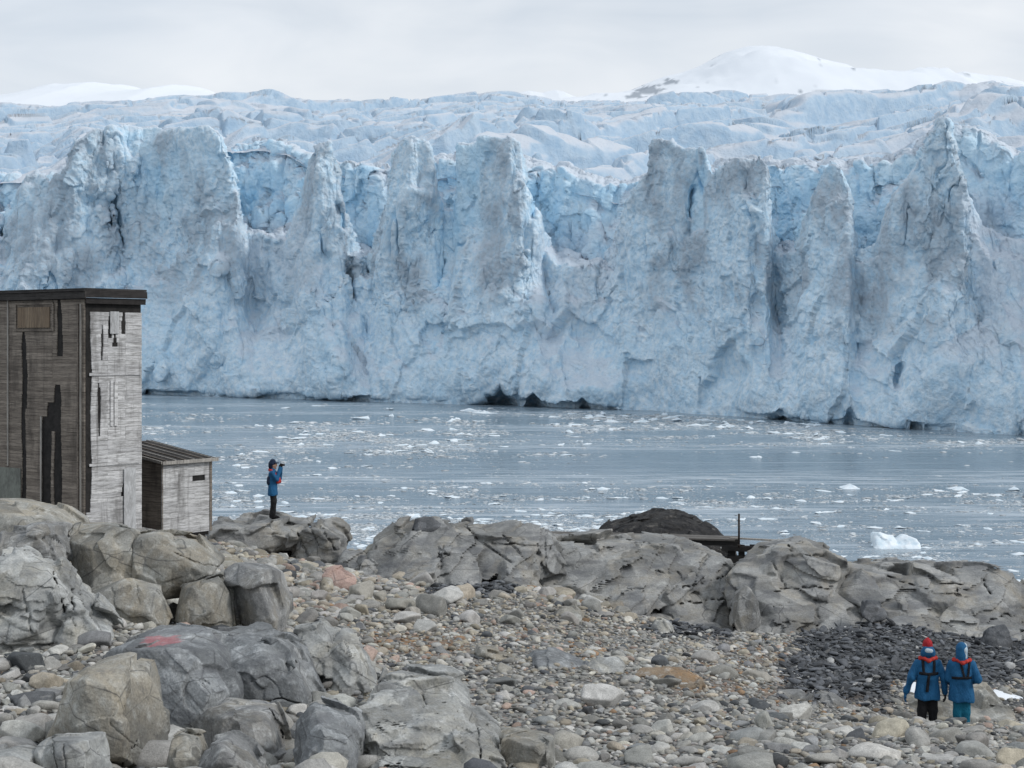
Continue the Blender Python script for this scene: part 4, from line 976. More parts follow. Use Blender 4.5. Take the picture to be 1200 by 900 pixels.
# dark slate scree
X0, Y0 = np.meshgrid(np.arange(-2, 16, .105), np.arange(26, 46, .105)); X0 = X0.ravel()+rs.uniform(-.06, .06, X0.size); Y0 = Y0.ravel()+rs.uniform(-.06, .06, Y0.size)
Z0 = gz(X0, Y0); qx, qy = proj(np.stack([X0, Y0, Z0], -1)); ok = in_slate(qx, qy) & (qx < 1240)
X0, Y0, Z0 = X0[ok], Y0[ok], Z0[ok]; n = len(X0); rad = .033*(4.4**(rs.rand(n)**2.6))
Sz = np.stack([rad*1.15, rad*rs.uniform(.5, .9, n), rad*rs.uniform(.14, .38, n)], -1)
Cc = np.stack([X0, Y0, Z0+Sz[:,2]*rs.uniform(.2, 2.6, n)], -1)
tn = rs.uniform(.45, 1.8, (n,1)); pal = np.where(rs.rand(n,1) < .08, np.array([[.24,.24,.235]]), np.array([[.085,.09,.098]]))
V, T, Kc = merge(SHP[2][1::2], rs.randint(0, 8, n), Cc, Sz, rotm(n, .45), pal*tn)
o = link('slate_rubble', mesh_np('slate_rubble', V, T, {'col': Kc}, smooth=False), SHI); tag(o, 'dark broken slate rubble between the outcrops and the beach', None, None, 'stuff')
print('slate', n)
# larger slate plates lying on the scree
def slate(label, pts, d, seed): rock('slate_slab', label, SLATE, [pts], d, .35, 'rock slab', amp=.02, size=.4, seed=seed, rnd=.012, sink=.08, bed=((.1,-.2,.95), .07, .02))
slate('dark slate block left of the walker in the red hat', [(990,752,.1),(996,738,.3),(1030,736,.35),(1052,748,.2),(1040,758,0),(1000,760,-.1)], 37, 300)
slate('flat dark slate plate in the middle of the scree', [(1000,790,.1),(1010,776,.35),(1040,772,.4),(1056,786,.2),(1030,796,-.05)], 33.5, 301)
slate('long dark slate plate below the blocky outcrop', [(905,772,.1),(920,760,.3),(960,760,.3),(972,772,.1),(935,780,-.1)], 37.5, 302)
slate('dark slate wedge in the cleft beside the blocky outcrop', [(1008,716,.1),(1012,702,.3),(1034,704,.35),(1042,722,.1),(1020,728,-.1)], 40, 303)
slate('dark upright slate block at the right edge', [(1152,760,.1),(1158,738,.3),(1180,730,.4),(1190,756,.2),(1170,768,-.1)], 38, 304)
# snow left lying in the hollow behind the walkers
def snow(label, pts, d, seed): rock('snow_patch', label, SNOWP, [pts], d, .7, 'snow patch', amp=.02, size=.5, seed=seed, rnd=.05, sink=.2, chip=0, cuts=0)
m = M('old_snow'); SNOWP = m.done(m.mix(m.noise(3, 5, .6, m.pos()), (.72,.77,.82), (.86,.88,.90)), .6, m.bump(m.noise(9, 4, .6, m.pos()), .4, .03))
snow('small white snow patch behind the walker in the red hat', [(1046,830,.1),(1052,806,.4),(1066,799,.6),(1100,801,.6),(1106,826,.2),(1080,836,0)], 31.3, 310)
snow('white snow patch at the right edge beside the tan block', [(1156,842,.1),(1160,808,.7),(1182,808,.9),(1218,820,.7),(1226,850,0),(1190,850,-.1)], 31.0, 311)
# ------------------------------------------------------------------ dark mound and plank walkway at the water's edge
def blotch(m, c): return m.mix(m.ramp(m.noise(1.7, 6, .7, m.pos((1,1,2.2))), [(.57,0),(.63,.8)]), c, (.12,.113,.103))
MOUND = rockmat('dark_mound_rock', (.014,.014,.016), (.028,.027,.026), (.06,.056,.052), .4, (.012,.012,.013), 2.2, pale=(.08,.076,.07), extra=blotch)
rock('rock_mound', 'dark rocky mound with pale blotches at the water edge', MOUND,
  [[3.0,(688,645,0),(700,628,.6),(716,618,1),(734,608,1.6),(756,602,2),(784,598,2.2),(810,601,2),(834,611,1.4),(852,626,.8),(866,642,.2),(778,624,-.6),(730,636,-.4),(828,634,-.4)]], 57, 3, 'rock mound', amp=.10, size=.5, seed=330, rnd=.10, sink=4.5, cuts=4, chip=.6, res=.06)
def boxv(bm, o, ux, uy, uz, jit=0):
    """a box from a corner and three edge vectors"""
    o, ux, uy, uz = map(Vector, (o, ux, uy, uz)); vs = []
    for a in (0,1):
        for b in (0,1):
            for c in (0,1):
                vs.append(bm.verts.new(o+ux*a+uy*b+uz*c+Vector(rs.uniform(-jit, jit, 3))))
    fs = []
    for q in ((0,1,3,2),(4,6,7,5),(0,4,5,1),(2,3,7,6),(0,2,6,4),(1,5,7,3)): fs.append(bm.faces.new([vs[i] for i in q]))
    return fs
def woodmat(name, c1, c2, dark, grain=(1,1,14), wear=.5, nails=False):
    m = M(name)
    h = m.attr('rnd'); oi = m.n('ObjectInfo').outputs['Random']
    pb = m.pos(grain); wv = m.n('VectorMath', operation='ADD'); m.L.new(pb, wv.inputs[0])
    cm = m.n('CombineXYZ'); m.L.new(m.math('MULTIPLY', h, 37.0), cm.inputs[0]); m.L.new(m.math('MULTIPLY', h, 19.0), cm.inputs[2]); m.L.new(cm.outputs[0], wv.inputs[1])
    g1 = m.noise(2.2, 6, .65, wv.outputs[0]); g2 = m.noise(9, 5, .7, wv.outputs[0]); st = m.noise(1.3, 5, .65, m.pos((1.6,1.6,.5)))
    c = m.mix(h, c1, c2)
    c = m.mix(m.ramp(g1, [(.36,.7),(.56,0)]), c, dark)
    vs_ = m.noise(1.0, 5, .7, m.pos((7,7,.35)))
    c = m.mix(m.ramp(vs_, [(.56,0),(.68,wear*.9)]), c, dark)
    c = m.mix(m.ramp(st, [(.52,0),(.68,wear)]), c, dark)
    c = m.mix(.8, c, m.ramp(g2, [(.28,.6),(.5,1.0),(.74,1.3)]), 'MULTIPLY')
    bp = m.bump(g2, .5, .008); bp = m.bump(g1, .4, .01, bp)
    return m.done(c, .88, bp)
WHITEW = woodmat('whitewashed_boards', (0.50, 0.50, 0.505), (0.68, 0.68, 0.68), (0.15, 0.145, 0.14), (1.2,1.2,12), .75)
GREYW = woodmat('weathered_brown_boards', (.20,.172,.145), (.31,.27,.23), (.07,.06,.053), (1,1,14), .65)
PALEW = woodmat('bare_pale_timber', (.33,.31,.28), (.42,.40,.37), (.16,.15,.14), (9,9,1), .3)
TANW = woodmat('tan_shutter_boards', (.22,.165,.115), (.29,.225,.16), (.11,.085,.065), (14,14,1), .3)
TAR = woodmat('tar_paper', (.018,.017,.017), (.03,.028,.027), (.009,.009,.009), (2,2,2), .5)
ROOFW = woodmat('tarred_roof_timber', (.035,.032,.031), (.075,.07,.067), (.015,.014,.014), (1,1,10), .5)
PANEL = woodmat('pale_board_panel', (0.464, 0.472, 0.480), (0.528, 0.536, 0.544), (.26,.26,.26), (3,3,1), .3)
def randattr(me, vals):
    at = me.attributes.new('rnd', 'FLOAT', 'FACE'); at.data.foreach_set('value', np.asarray(vals, np.float32))
def boards(name, mat, parent, o, u, n, w, h, bh, holes=(), lean=0, topcut=None, seams=()):
    """a wall of horizontal boards: origin o, horizontal direction u, outward normal n, with gaps cut for holes (u0,u1,z0,z1)"""
    bm = bmesh.new(); vals = []; z = 0; u = Vector(u); n = Vector(n)
    while z < h-.01:
        b = min(bh*rs.uniform(.93, 1.07), h-z); segs = [(0, w)]
        for (a0, a1, z0, z1) in holes:
            if z+b*.5 > z0 and z+b*.5 < z1:
                ns = []
                for s0, s1 in segs:
                    if a1 <= s0 or a0 >= s1: ns.append((s0, s1)); continue
                    j0 = .022*math.sin(z*2.3+a0*9)+rs.uniform(-.008, .008); j1 = .022*math.sin(z*2.9+a1*7+2)+rs.uniform(-.008, .008)
                    if z+b*.5 > z1-.3: j0 += .05*(z+b*.5-z1+.3)/.3; j1 -= .05*(z+b*.5-z1+.3)/.3
                    if a0+j0 > s0+.03: ns.append((s0, a0+j0))
                    if a1+j1 < s1-.03: ns.append((a1+j1, s1))
                segs = ns
        for sx in seams:
            segs = [t for s0, s1 in segs for t in (((s0, sx-.002), (sx+.002, s1)) if s0+.1 < sx < s1-.1 and rs.rand() < .6 else ((s0, s1),))]
        for s0, s1 in segs:
            th = .024+rs.uniform(-.003, .003); dz = rs.uniform(-.004, .004)
            fs = boxv(bm, Vector(o)+u*s0+Vector((0,0,z+.003)), u*(s1-s0), n*th, Vector((0,0,b-.0035+dz*.5)), .0025)
            vals += [rs.rand()]*len(fs)
        z += b
    bm.normal_update(); bmesh.ops.recalc_face_normals(bm, faces=bm.faces)
    me = new_from_bm(name, bm); randattr(me, vals); return link(name, me, mat, parent)
def piece(name, mat, parent, boxes, jit=.002):
    bm = bmesh.new(); vals = []
    for b in boxes: vals += [rs.rand()]*len(boxv(bm, *b, jit))
    bmesh.ops.recalc_face_normals(bm, faces=bm.faces)
    me = new_from_bm(name, bm); randattr(me, vals); return link(name, me, mat, parent)
def local(o, root_loc):                     # children are modelled in world coordinates around the root
    o.location = -Vector(root_loc); return o
# hut
HC = Vector((pt(100, 612, 38)[0], 38, 5.35)); HA = Vector((-.8,.6,0)); HB = Vector((.6,.8,0)); HW = 1.75; HL = 6.0; HH = 11.13-5.35
hut = empty('hut', HC); tag(hut, 'tall weathered plank hut with tarred roof edge and boarded window', 'hut')
Zr = lambda row, d=38.0: CAMZ-(row-HZ)/F*d-HC.z          # local height of a photo row on the hut
def ua(px):                                             # distance along the brown wall of a photo column
    k = (px-600)/F; return (HC.x-k*HC.y)/(k*HA.y-HA.x)
def ub(px):
    k = (px-600)/F; return (HC.x-k*HC.y)/(k*HB.y-HB.x)
kids = []
zb_ = lambda row, px: CAMZ-(row-HZ)/F*(HC.y+ub(px)*HB.y)-HC.z
za_ = lambda row, px: CAMZ-(row-HZ)/F*(HC.y+ua(px)*HA.y)-HC.z
backing = piece('tar_lining', TAR, hut, [(HC+HA*.05+HB*.05, HA*(HL-.1), HB*(HW-.1), Vector((0,0,HH-.02)))], 0)
kids.append(backing)
hole_a = [(ua(61), ua(49), 0, za_(490,58)), (ua(73), ua(64), 0, za_(452,68)), (ua(31), ua(26), za_(595,28), za_(390,28)), (ua(74), ua(67), za_(416,70), za_(352,70)), (ua(64), ua(56), za_(505,60), za_(470,60)), (ua(33), ua(28), za_(480,28), za_(420,28))]
kids.append(boards('brown_wall', GREYW, hut, HC+HB*.05+HA*.06, HA, -HB, HL-.12, HH-.04, .085, hole_a, seams=(1.2, 2.3, 3.6)))
hole_b = [(ub(126), ub(129), zb_(394,127), zb_(364,127)), (ub(140), ub(146), zb_(392,143), zb_(364,143)), (ub(131), ub(136), zb_(405,133), zb_(390,133)), (ub(116), ub(119.5), zb_(420,118), zb_(378,118)), (ub(113.5), ub(116), zb_(512,115), zb_(444,115)), (ub(104), ub(113), zb_(366,108), 9), (0, ub(105.5), zb_(600,103), zb_(360,103)), (ub(165), 9, zb_(560,167), 9), (ub(141), ub(146), zb_(580,144), zb_(566,144))]
kids.append(boards('white_wall', WHITEW, hut, HC+HA*.05+HB*.06, HB, -HA, HW-.1, zb_(366,135), .105, hole_b, seams=(.62, 1.15)))
kids.append(piece('roof', ROOFW, hut, [(HC-HA*.12-HB*.10+Vector((0,0,HH-.03)), HA*(HL+.2), HB*.035, Vector((0,0,.17))), (HC-HA*.125-HB*.135+Vector((0,0,HH+.145)), HA*(HL+.2), HB*.09, Vector((0,0,.03))),
   (HC-HA*.12-HB*.06+Vector((0,0,HH+.0)), HA*.035, HB*(HW+.07), Vector((0,0,.165))), (HC-HA*.10-HB*.04+Vector((0,0,HH+.172)), HA*HL, HB*(HW+.05), Vector((0,0,.05))), (HC-HA*.07-HB*.03+Vector((0,0,HH-.14)), HA*.03, HB*(HW+.03), Vector((0,0,.13)))], .006))
fr = piece('window_frame', GREYW, hut, [(HC-HB*.012+HA*ua(62)+Vector((0,0,za_(388,40))), HA*(ua(17)-ua(62)), HB*.02, Vector((0,0,.05))), (HC-HB*.012+HA*ua(62)+Vector((0,0,za_(357,40))), HA*(ua(17)-ua(62)), HB*.02, Vector((0,0,.05))),
   (HC-HB*.014+HA*ua(63)+Vector((0,0,za_(388,40))), HA*.05, HB*.02, Vector((0,0,.65))), (HC-HB*.014+HA*(ua(19))+Vector((0,0,za_(388,40))), HA*.05, HB*.02, Vector((0,0,.65)))]); fr.name = 'boarded_window'; fr['label'] = 'small window closed with vertical tan boards'
kids.append(fr)
x0, x1 = ua(58), ua(20.5)
pan = piece('shutter', TANW, fr, [(HC-HB*.006+HA*(x0+(x1-x0)*i/8)+Vector((0,0,za_(384,40))), HA*((x1-x0)/8-.006), HB*.012, Vector((0,0,za_(360,40)-za_(384,40)))) for i in range(8)])
for nm_, px_a, r0, r1, w_, mt in (('batten',95,610,356,.05,PALEW),('batten',91.5,610,356,.035,GREYW),('batten',9.5,546,350,.045,PALEW),('batten',48.5,598,488,.05,PALEW)):
    kids.append(piece(nm_, mt, hut, [(HC-HB*.004+HA*ua(px_a)+Vector((0,0,za_(r0,px_a))), HA*w_, HB*.022, Vector((0,0,za_(r1,px_a)-za_(r0,px_a))))]))
kids.append(piece('wall_panel', woodmat('grey_green_panel', (.20,.215,.19), (.23,.245,.22), (.12,.125,.115), (2,2,1), .4), hut, [(HC-HB*.006+HA*ua(24)+Vector((0,0,za_(592,12))), HA*1.2, HB*.02, Vector((0,0,za_(548,12)-za_(592,12))))]))
kids.append(piece('hatch', PANEL, hut, [(HC-HA*.016+HB*ub(129)+Vector((0,0,zb_(391,134))), HB*(ub(139)-ub(129)), HA*.02, Vector((0,0,zb_(365,134)-zb_(391,134))))]))
kids.append(piece('door', PANEL, hut, [(HC-HA*.022+HB*ub(145)+Vector((0,0,-.1)), HB*(ub(158.5)-ub(145)), HA*.02, Vector((0,0,zb_(549,150)+.1)))]))
kids.append(piece('batten', WHITEW, hut, [(HC-HA*.006+HB*ub(129.5)+Vector((0,0,zb_(499,134))), HB*(ub(133)-ub(129.5)), HA*.015, Vector((0,0,zb_(446,134)-zb_(499,134)))), (HC-HA*.006+HB*ub(134)+Vector((0,0,zb_(499,134))), HB*(ub(138)-ub(134)), HA*.015, Vector((0,0,zb_(447,134)-zb_(499,134))))]))
kids.append(piece('batten', WHITEW, hut, [(HC-HA*.004+HB*.12+Vector((0,0,zb_(440,130))), HB*(HW-.2), HA*.015, Vector((0,0,.07)))]))
kids.append(piece('batten', WHITEW, hut, [(HC-HA*.004+HB*.12+Vector((0,0,zb_(545,130))), HB*(HW-.25), HA*.015, Vector((0,0,.06)))]))
for k in kids: local(k, HC)
# lean-to shed
SC_ = Vector((pt(190, 626, 41.5)[0], 41.5, 5.12)); SH = 7.02-5.12; SWd = 1.68; SL = 2.3; rise = .145
shed = empty('shed', SC_); tag(shed, 'low whitewashed plank shed with sloping batten roof beside the hut', 'shed'); sk = []
sk.append(piece('tar_lining', TAR, shed, [(SC_+HA*.05+HB*.05, HA*(SL-.1), HB*(SWd-.1), Vector((0,0,SH-.05)))], 0))
sk.append(boards('white_wall', WHITEW, shed, SC_+HA*.04+HB*.01, HB, -HA, SWd-.02, SH-.03, .15, [(1.0, 1.52, 1.36, 1.46)], seams=(.55, 1.1)))
sk.append(boards('brown_wall', GREYW, shed, SC_+HB*.04+HA*.01, HA, -HB, SL-.02, SH+.02, .12))
sk.append(boards('end_wall', GREYW, shed, SC_+HB*(SWd-.04)+HA*.01, HA, HB, SL-.02, SH+.02, .12))
rz_ = Vector((0,0,rise)); RA = HA+rz_; ro = SC_-HB*.08-RA*.1+Vector((0,0,SH-.01))
sk.append(piece('roof', ROOFW, shed, [(ro, RA*(SL+.3), HB*(SWd+.22), Vector((0,0,.035)))], .004))
sk.append(piece('roof_edge', PALEW, shed, [(ro-RA*.03-Vector((0,0,.035)), RA*.03, HB*(SWd+.22), Vector((0,0,.085))), (ro-HB*.03-Vector((0,0,.02)), RA*(SL+.3), HB*.03, Vector((0,0,.07)))], .003))
for i in range(6): sk.append(piece('roof_batten', PALEW if i % 2 else GREYW, shed, [(ro+HB*(.12+i*.31)+Vector((0,0,.037)), RA*(SL+.28), HB*.04, Vector((0,0,.028)))], .003))
sk.append(piece('corner_post', GREYW, shed, [(SC_+HA*.0+HB*(SWd-.05)-HA*.012, HA*.05, HB*.07, Vector((0,0,SH)))]))
for b_ in (.15, 1.0, 1.5): sk.append(piece('stilt', GREYW, shed, [(SC_+HA*.15+HB*b_-Vector((0,0,.75)), HA*.12, HB*.12, Vector((0,0,.76)))]))
sk.append(piece('sill_beam', TAR, shed, [(SC_+HA*.06+HB*.05-Vector((0,0,.10)), HA*.14, HB*(SWd-.1), Vector((0,0,.10)))]))
for k in sk: local(k, SC_)
# plank walkway
wk0 = ptv(636, 626, 48.5); wk1 = ptv(905, 633.5, 47.6); wd = (wk1-wk0); wl = wd.length; wd.normalize(); wn_ = Vector((-wd.y, wd.x, 0)).normalized()
wr_ = empty('walkway', wk0); tag(wr_, 'weathered plank walkway on dark timber cribbing behind the outcrops', 'walkway'); wkids = []
wkids.append(piece('deck', woodmat('grey_deck_planks', (.13,.12,.11), (.21,.20,.185), (.05,.046,.043), (1,8,8), .6), wr_, [(wk0+wd*(t0*wl)+wn_*(.19*k)+Vector((0,0,-.05+.006*k)), wd*((t1-t0)*wl), wn_*.18, Vector((0,0,.05))) for k in range(4) for t0, t1 in (((0,.46),(.463,.86)) if k % 2 else ((0,.30),(.303,.84)))], .006))
wkids.append(piece('edge_beam', TAR, wr_, [(wk0+wn_*.05-Vector((0,0,.20)), wd*(wl*.86), wn_*.12, Vector((0,0,.14)))], .006))
wkids.append(piece('edge_beam', TAR, wr_, [(wk0+wn_*.55-Vector((0,0,.20)), wd*(wl*.86), wn_*.12, Vector((0,0,.14)))], .006))
wkids.append(piece('loose_plank', PALEW, wr_, [(wk0+wd*(wl*.82)+wn_*.12+Vector((0,0,.0)), wd*(wl*.26)-Vector((0,0,.05)), wn_*.16, Vector((0,0,.045)))], .004))
for px_, w_ in ((853,.22),(866,.16),(880,.20)):
    p = ptv(px_, 638, 47.8); wkids.append(piece('support_post', TAR, wr_, [(p-Vector((0,0,2.0)), Vector((w_,0,0)), Vector((0,w_,0)), Vector((0,0,1.98)))], .01))
p = ptv(846, 641, 47.7); wkids.append(piece('crib_beam', TAR, wr_, [(p-Vector((0,0,.12)), Vector((1.0,0,-.04)), Vector((0,.2,0)), Vector((0,0,.16))), (p-Vector((0,-.02,.5)), Vector((.95,0,.05)), Vector((0,.2,0)), Vector((0,0,.2))), (p+Vector((.1,.05,-1.1)), Vector((.7,0,0)), Vector((0,.3,0)), Vector((0,0,.5)))], .012))
for k in wkids: local(k, wk0)
# thin steel post
bm = bmesh.new(); bmesh.ops.create_cone(bm, cap_ends=True, segments=10, radius1=.032, radius2=.03, depth=1.0)
bmesh.ops.create_cone(bm, cap_ends=True, segments=10, radius1=.045, radius2=.045, depth=.05, matrix=Matrix.Translation((0,0,-.42)))
m = M('rusted_iron'); IRON = m.done(m.mix(m.noise(14, 4, .6, m.pos()), (.015,.015,.016), (.05,.035,.028)), .7)
po = link('post', new_from_bm('post', bm, True), IRON); pp = ptv(866, 630, 47.6); po.location = pp+Vector((0,0,.2)); tag(po, 'thin dark iron post standing on the plank walkway', 'post')
# ------------------------------------------------------------------ people
def sdf_caps(P, caps, k):
    out = None
    for c in caps:
        a, b, r0, r1 = np.array(c[0], float), np.array(c[1], float), c[2], c[3]
        s = np.array(c[4] if len(c) > 4 else (1,1,1), float)
        Q = (P-a)/s; bb = (b-a)/s; L2 = max(bb@bb, 1e-9)
        t = np.clip((Q@bb)/L2, 0, 1)
        d = (np.sqrt(((Q-t[:,None]*bb)**2).sum(1))-(r0+(r1-r0)*t))*s.min()
        if out is None: out = d
        else:
            h = np.maximum(k-np.abs(out-d), 0)/k; out = np.minimum(out, d)-h*h*k*.25
    return out
def sdf_mesh(caps, res=.012, k=.05, cut=None, carve=(), wob=0, also=()):
    al = list(caps)+list(also)
    A = np.concatenate([[c[0], c[1]] for c in al]); rm = max(max(c[2], c[3])*max(c[4] if len(c) > 4 else (1,)) for c in al)
    lo = A.min(0)-rm-.03; hi = A.max(0)+rm+.03; n = np.ceil((hi-lo)/res).astype(int)+1
    X, Y, Z = np.meshgrid(*[lo[i]+np.arange(n[i])*res for i in range(3)], indexing='ij'); P = np.stack([X, Y, Z], -1).reshape(-1,3)
    f = sdf_caps(P, caps, k)
    if len(also):
        d2 = sdf_caps(P, also, .03); h = np.maximum(.03-np.abs(f-d2), 0)/.03; f = np.minimum(f, d2)-h*h*.03*.25
    if wob: f = f+noise(P, .16, 3, .55, seed=120, scale=(1,1,.6))*wob
    if cut: f = np.maximum(f, cut(P))
    if len(carve): f = np.maximum(f, -sdf_caps(P, carve, .02))
    g = vdb.FloatGrid(background=9.0); g.copyFromArray(np.ascontiguousarray(f.reshape(n), dtype=np.float32), tolerance=0)
    V, Q = g.convertToQuads(isovalue=0.0); V = relax(lo+V.astype(float)*res, Q, 1)
    N_ = vnormals(V, Q); e = np.sign(((V-V.mean(0))*N_).sum(1)).mean()
    return V, (Q[:,::-1] if e < 0 else Q)
def cloth(name, c1, c2=None, rough=.75):
    m = M(name); pb = m.pos((1,1,1), True)
    c = m.mix(m.noise(5, 4, .6, pb), c1, c2 or tuple(x*.75 for x in c1))
    return m.done(c, rough, m.bump(m.noise(11, 5, .62, m.pos((1,1,.55), True), 1.0), .8, .05))
BLUE_C = cloth('blue_parka_cloth', (.014,.12,.27), (.010,.085,.20)); NAVY = cloth('navy_cloth', (.012,.025,.06)); BLACKC = cloth('black_cloth', (.010,.010,.012)); TEAL = cloth('teal_trouser_cloth', (.005,.15,.24), (.004,.11,.19))
REDC = cloth('red_cloth', (.42,.02,.03)); WHITEC = cloth('white_lining', (.55,.66,.74)); SKIN = cloth('skin', (.48,.30,.22)); HAIR = cloth('brown_hair', (.06,.04,.025)); STRAP = cloth('black_webbing', (.006,.007,.012)); ORG = cloth('orange_red_vest', (.55,.05,.04))
def glove(parent, mat, wrist, dirv, side, pal):
    """hand with palm, four curled fingers of different length and a thumb leaving the side of the palm"""
    w = np.array(wrist, float); d = np.array(dirv, float); d /= np.linalg.norm(d); s = np.array(side, float); s -= d*(s@d); s /= np.linalg.norm(s); p = np.array(pal, float); p -= d*(p@d)+s*(p@s); p /= np.linalg.norm(p)
    caps = [(w-d*.02, w+d*.03, .03, .032), (w+d*.03-s*.018, w+d*.085-s*.03, .022, .018), (w+d*.03+s*.018, w+d*.085+s*.03, .022, .018), (w+d*.04, w+d*.088, .024, .019)]
    for off, L_ in ((-.034,.068),(-.012,.082),(.011,.076),(.033,.058)):
        a = w+d*.085+s*off; b = a+d*L_*.45+p*.006; c = b+d*L_*.30+p*.018; e = c+d*L_*.12+p*.022
        caps += [(a, b, .0115, .0105), (b, c, .0105, .0095), (c, e, .0095, .008)]
    a = w+d*.025-s*.03; b = a-s*.03+d*.025+p*.01; caps += [(a, b, .016, .013), (b, b+d*.035+p*.012, .012, .010)]
    V, Q = sdf_mesh(caps, .005, .008); return link('glove', mesh_np('glove', V, Q), mat, parent)
def ribbon(name, mat, parent, coat_caps, path, w=.045, th=.012, sgn=-1, k=.06):
    """a strap lying on the coat: path of (x, z) on the back (sgn -1) or the chest (+1)"""
    P = []
    for (x0, z0), (x1, z1) in zip(path[:-1], path[1:]):
        for t in np.linspace(0, 1, 9)[:-1]: P.append((x0+(x1-x0)*t, z0+(z1-z0)*t))
    P.append(path[-1]); P = np.array(P); T = np.gradient(P, axis=0); T /= np.maximum(np.linalg.norm(T, axis=1, keepdims=True), 1e-6); Nn2 = np.stack([-T[:,1], T[:,0]], -1)
    ys = np.linspace(.45*sgn, 0, 120); rows = []
    for off in (-w/2, 0, w/2):
        q = P+Nn2*off; G = np.stack([np.repeat(q[:,0], 120), np.tile(ys, len(q)), np.repeat(q[:,1], 120)], -1)
        f = sdf_caps(G, coat_caps, k).reshape(len(q), 120); j = np.argmax(f < 0.004, axis=1); rows.append(np.stack([q[:,0], ys[j], q[:,1]], -1))
    rows = np.array(rows); n = len(P); off = np.array([0, sgn*th, 0])
    V = np.concatenate([(rows+off).reshape(-1,3), (rows-off*1.2).reshape(-1,3)]); f = []
    i = lambda r, c, l: l*3*n+r*n+c
    for c in range(n-1):
        for r in range(2): f += [(i(r,c,0), i(r,c+1,0), i(r+1,c+1,0), i(r+1,c,0))]
        f += [(i(0,c,0), i(0,c,1), i(0,c+1,1), i(0,c+1,0)), (i(2,c,0), i(2,c+1,0), i(2,c+1,1), i(2,c,1))]
    return link(name, mesh_np(name, V, np.array(f)), mat, parent)
def head_caps(hz=1.60, y=.02):
    return [((0,y-.02,hz+.035),(0,y,hz+.02),.088,.086,(.92,1.08,1.0)), ((0,y+.035,hz-.03),(0,y+.05,hz-.075),.062,.045), ((0,y+.09,hz+.01),(0,y+.115,hz-.02),.012,.016), ((-.078,y,hz),(-.084,y-.005,hz-.03),.012,.010),((.078,y,hz),(.084,y-.005,hz-.03),.012,.010),
            ((0,y-.01,hz-.06),(0,-.01,1.36),.06,.075)]
def person(label, loc, rz, arms, coatm, trm, scale=1.0, legs=None, extra=None):
    root = empty('person', loc, rz); tag(root, label, 'person'); root.scale = (scale*.90, scale*.92, scale)
    legs = legs or [((-.10,0,.92),(-.105,.015,.50),(-.105,-.01,.09)), ((.10,0,.92),(.105,.03,.50),(.11,.02,.09))]
    body = head_caps()+[((0,0,.98),(0,.0,1.32),.10,.11,(1.15,.8,1)),((-.14,0,1.35),(.14,0,1.35),.06,.06)]
    for h, kn, an in legs: body += [(h, kn, .075, .056), (kn, an, .054, .04), (an, (an[0], an[1]+.15, .04), .04, .034)]
    for sh, el, wr in arms: body += [(sh, el, .05, .042), (el, wr, .042, .03)]
    V, Q = sdf_mesh(body, .014, .04); link('body', mesh_np('body', V, Q), SKIN, root)
    for sx in (-.034, .034): 
        V, Q = sdf_mesh([((sx,.103,1.612),(sx,.104,1.612),.011,.011)], .004, .01); link('eye', mesh_np('eye', V, Q), BLACKC, root)
    V, Q = sdf_mesh([((-.022,.098,1.545),(.022,.098,1.545),.007,.007)], .004, .01); link('mouth', mesh_np('mouth', V, Q), REDC, root)
    tr = []
    for h, kn, an in legs: tr += [(h, kn, .105, .09), (kn, (an[0], an[1], .12), .09, .082)]
    tr += [((-.06,0,.95),(.06,0,.95),.115,.115)]
    V, Q = sdf_mesh(tr, .013, .04, cut=lambda P: np.maximum(.07-P[:,2], P[:,2]-1.0), wob=.024); link('trousers', mesh_np('trousers', V, Q), trm, root)
    for h, kn, an in legs:
        V, Q = sdf_mesh([((an[0], an[1]-.02, .06),(an[0], an[1]+.17, .045),.055,.045),((an[0],an[1]-.01,.06),(an[0],an[1]-.005,.22),.06,.062)], .011, .04, cut=lambda P: -P[:,2]); link('boot', mesh_np('boot', V, Q), BLACKC, root)
    coat = [((-.085,-.005,.74),(-.06,-.005,1.18),.165,.135,(1,.88,1)), ((.085,-.005,.74),(.06,-.005,1.18),.165,.135,(1,.88,1)), ((-.06,-.01,1.12),(-.085,-.01,1.30),.135,.115), ((.06,-.01,1.12),(.085,-.01,1.30),.135,.115), ((-.14,0,1.355),(.14,0,1.355),.082,.082), ((0,-.01,1.36),(0,-.015,1.46),.10,.085)]
    sleeves = []
    for sh, el, wr in arms: sleeves += [(sh, el, .080, .070), (el, wr, .070, .060)]
    V, Q = sdf_mesh(coat, .0125, .06, also=sleeves, cut=lambda P: np.where(np.abs(P[:,0]) < .30, .70-P[:,2]+.012*np.sin(P[:,0]*22), -1) if True else None, wob=.03)
    co = link('coat', mesh_np('coat', V, Q), coatm, root)
    return root, coat+sleeves
gl_z = float(gz(*pt(1090, 860, 29.0)[:2]))
def stand(px, d): 
    p = pt(px, 500, d); return Vector((p[0], p[1], float(gz(p[0], p[1]))))
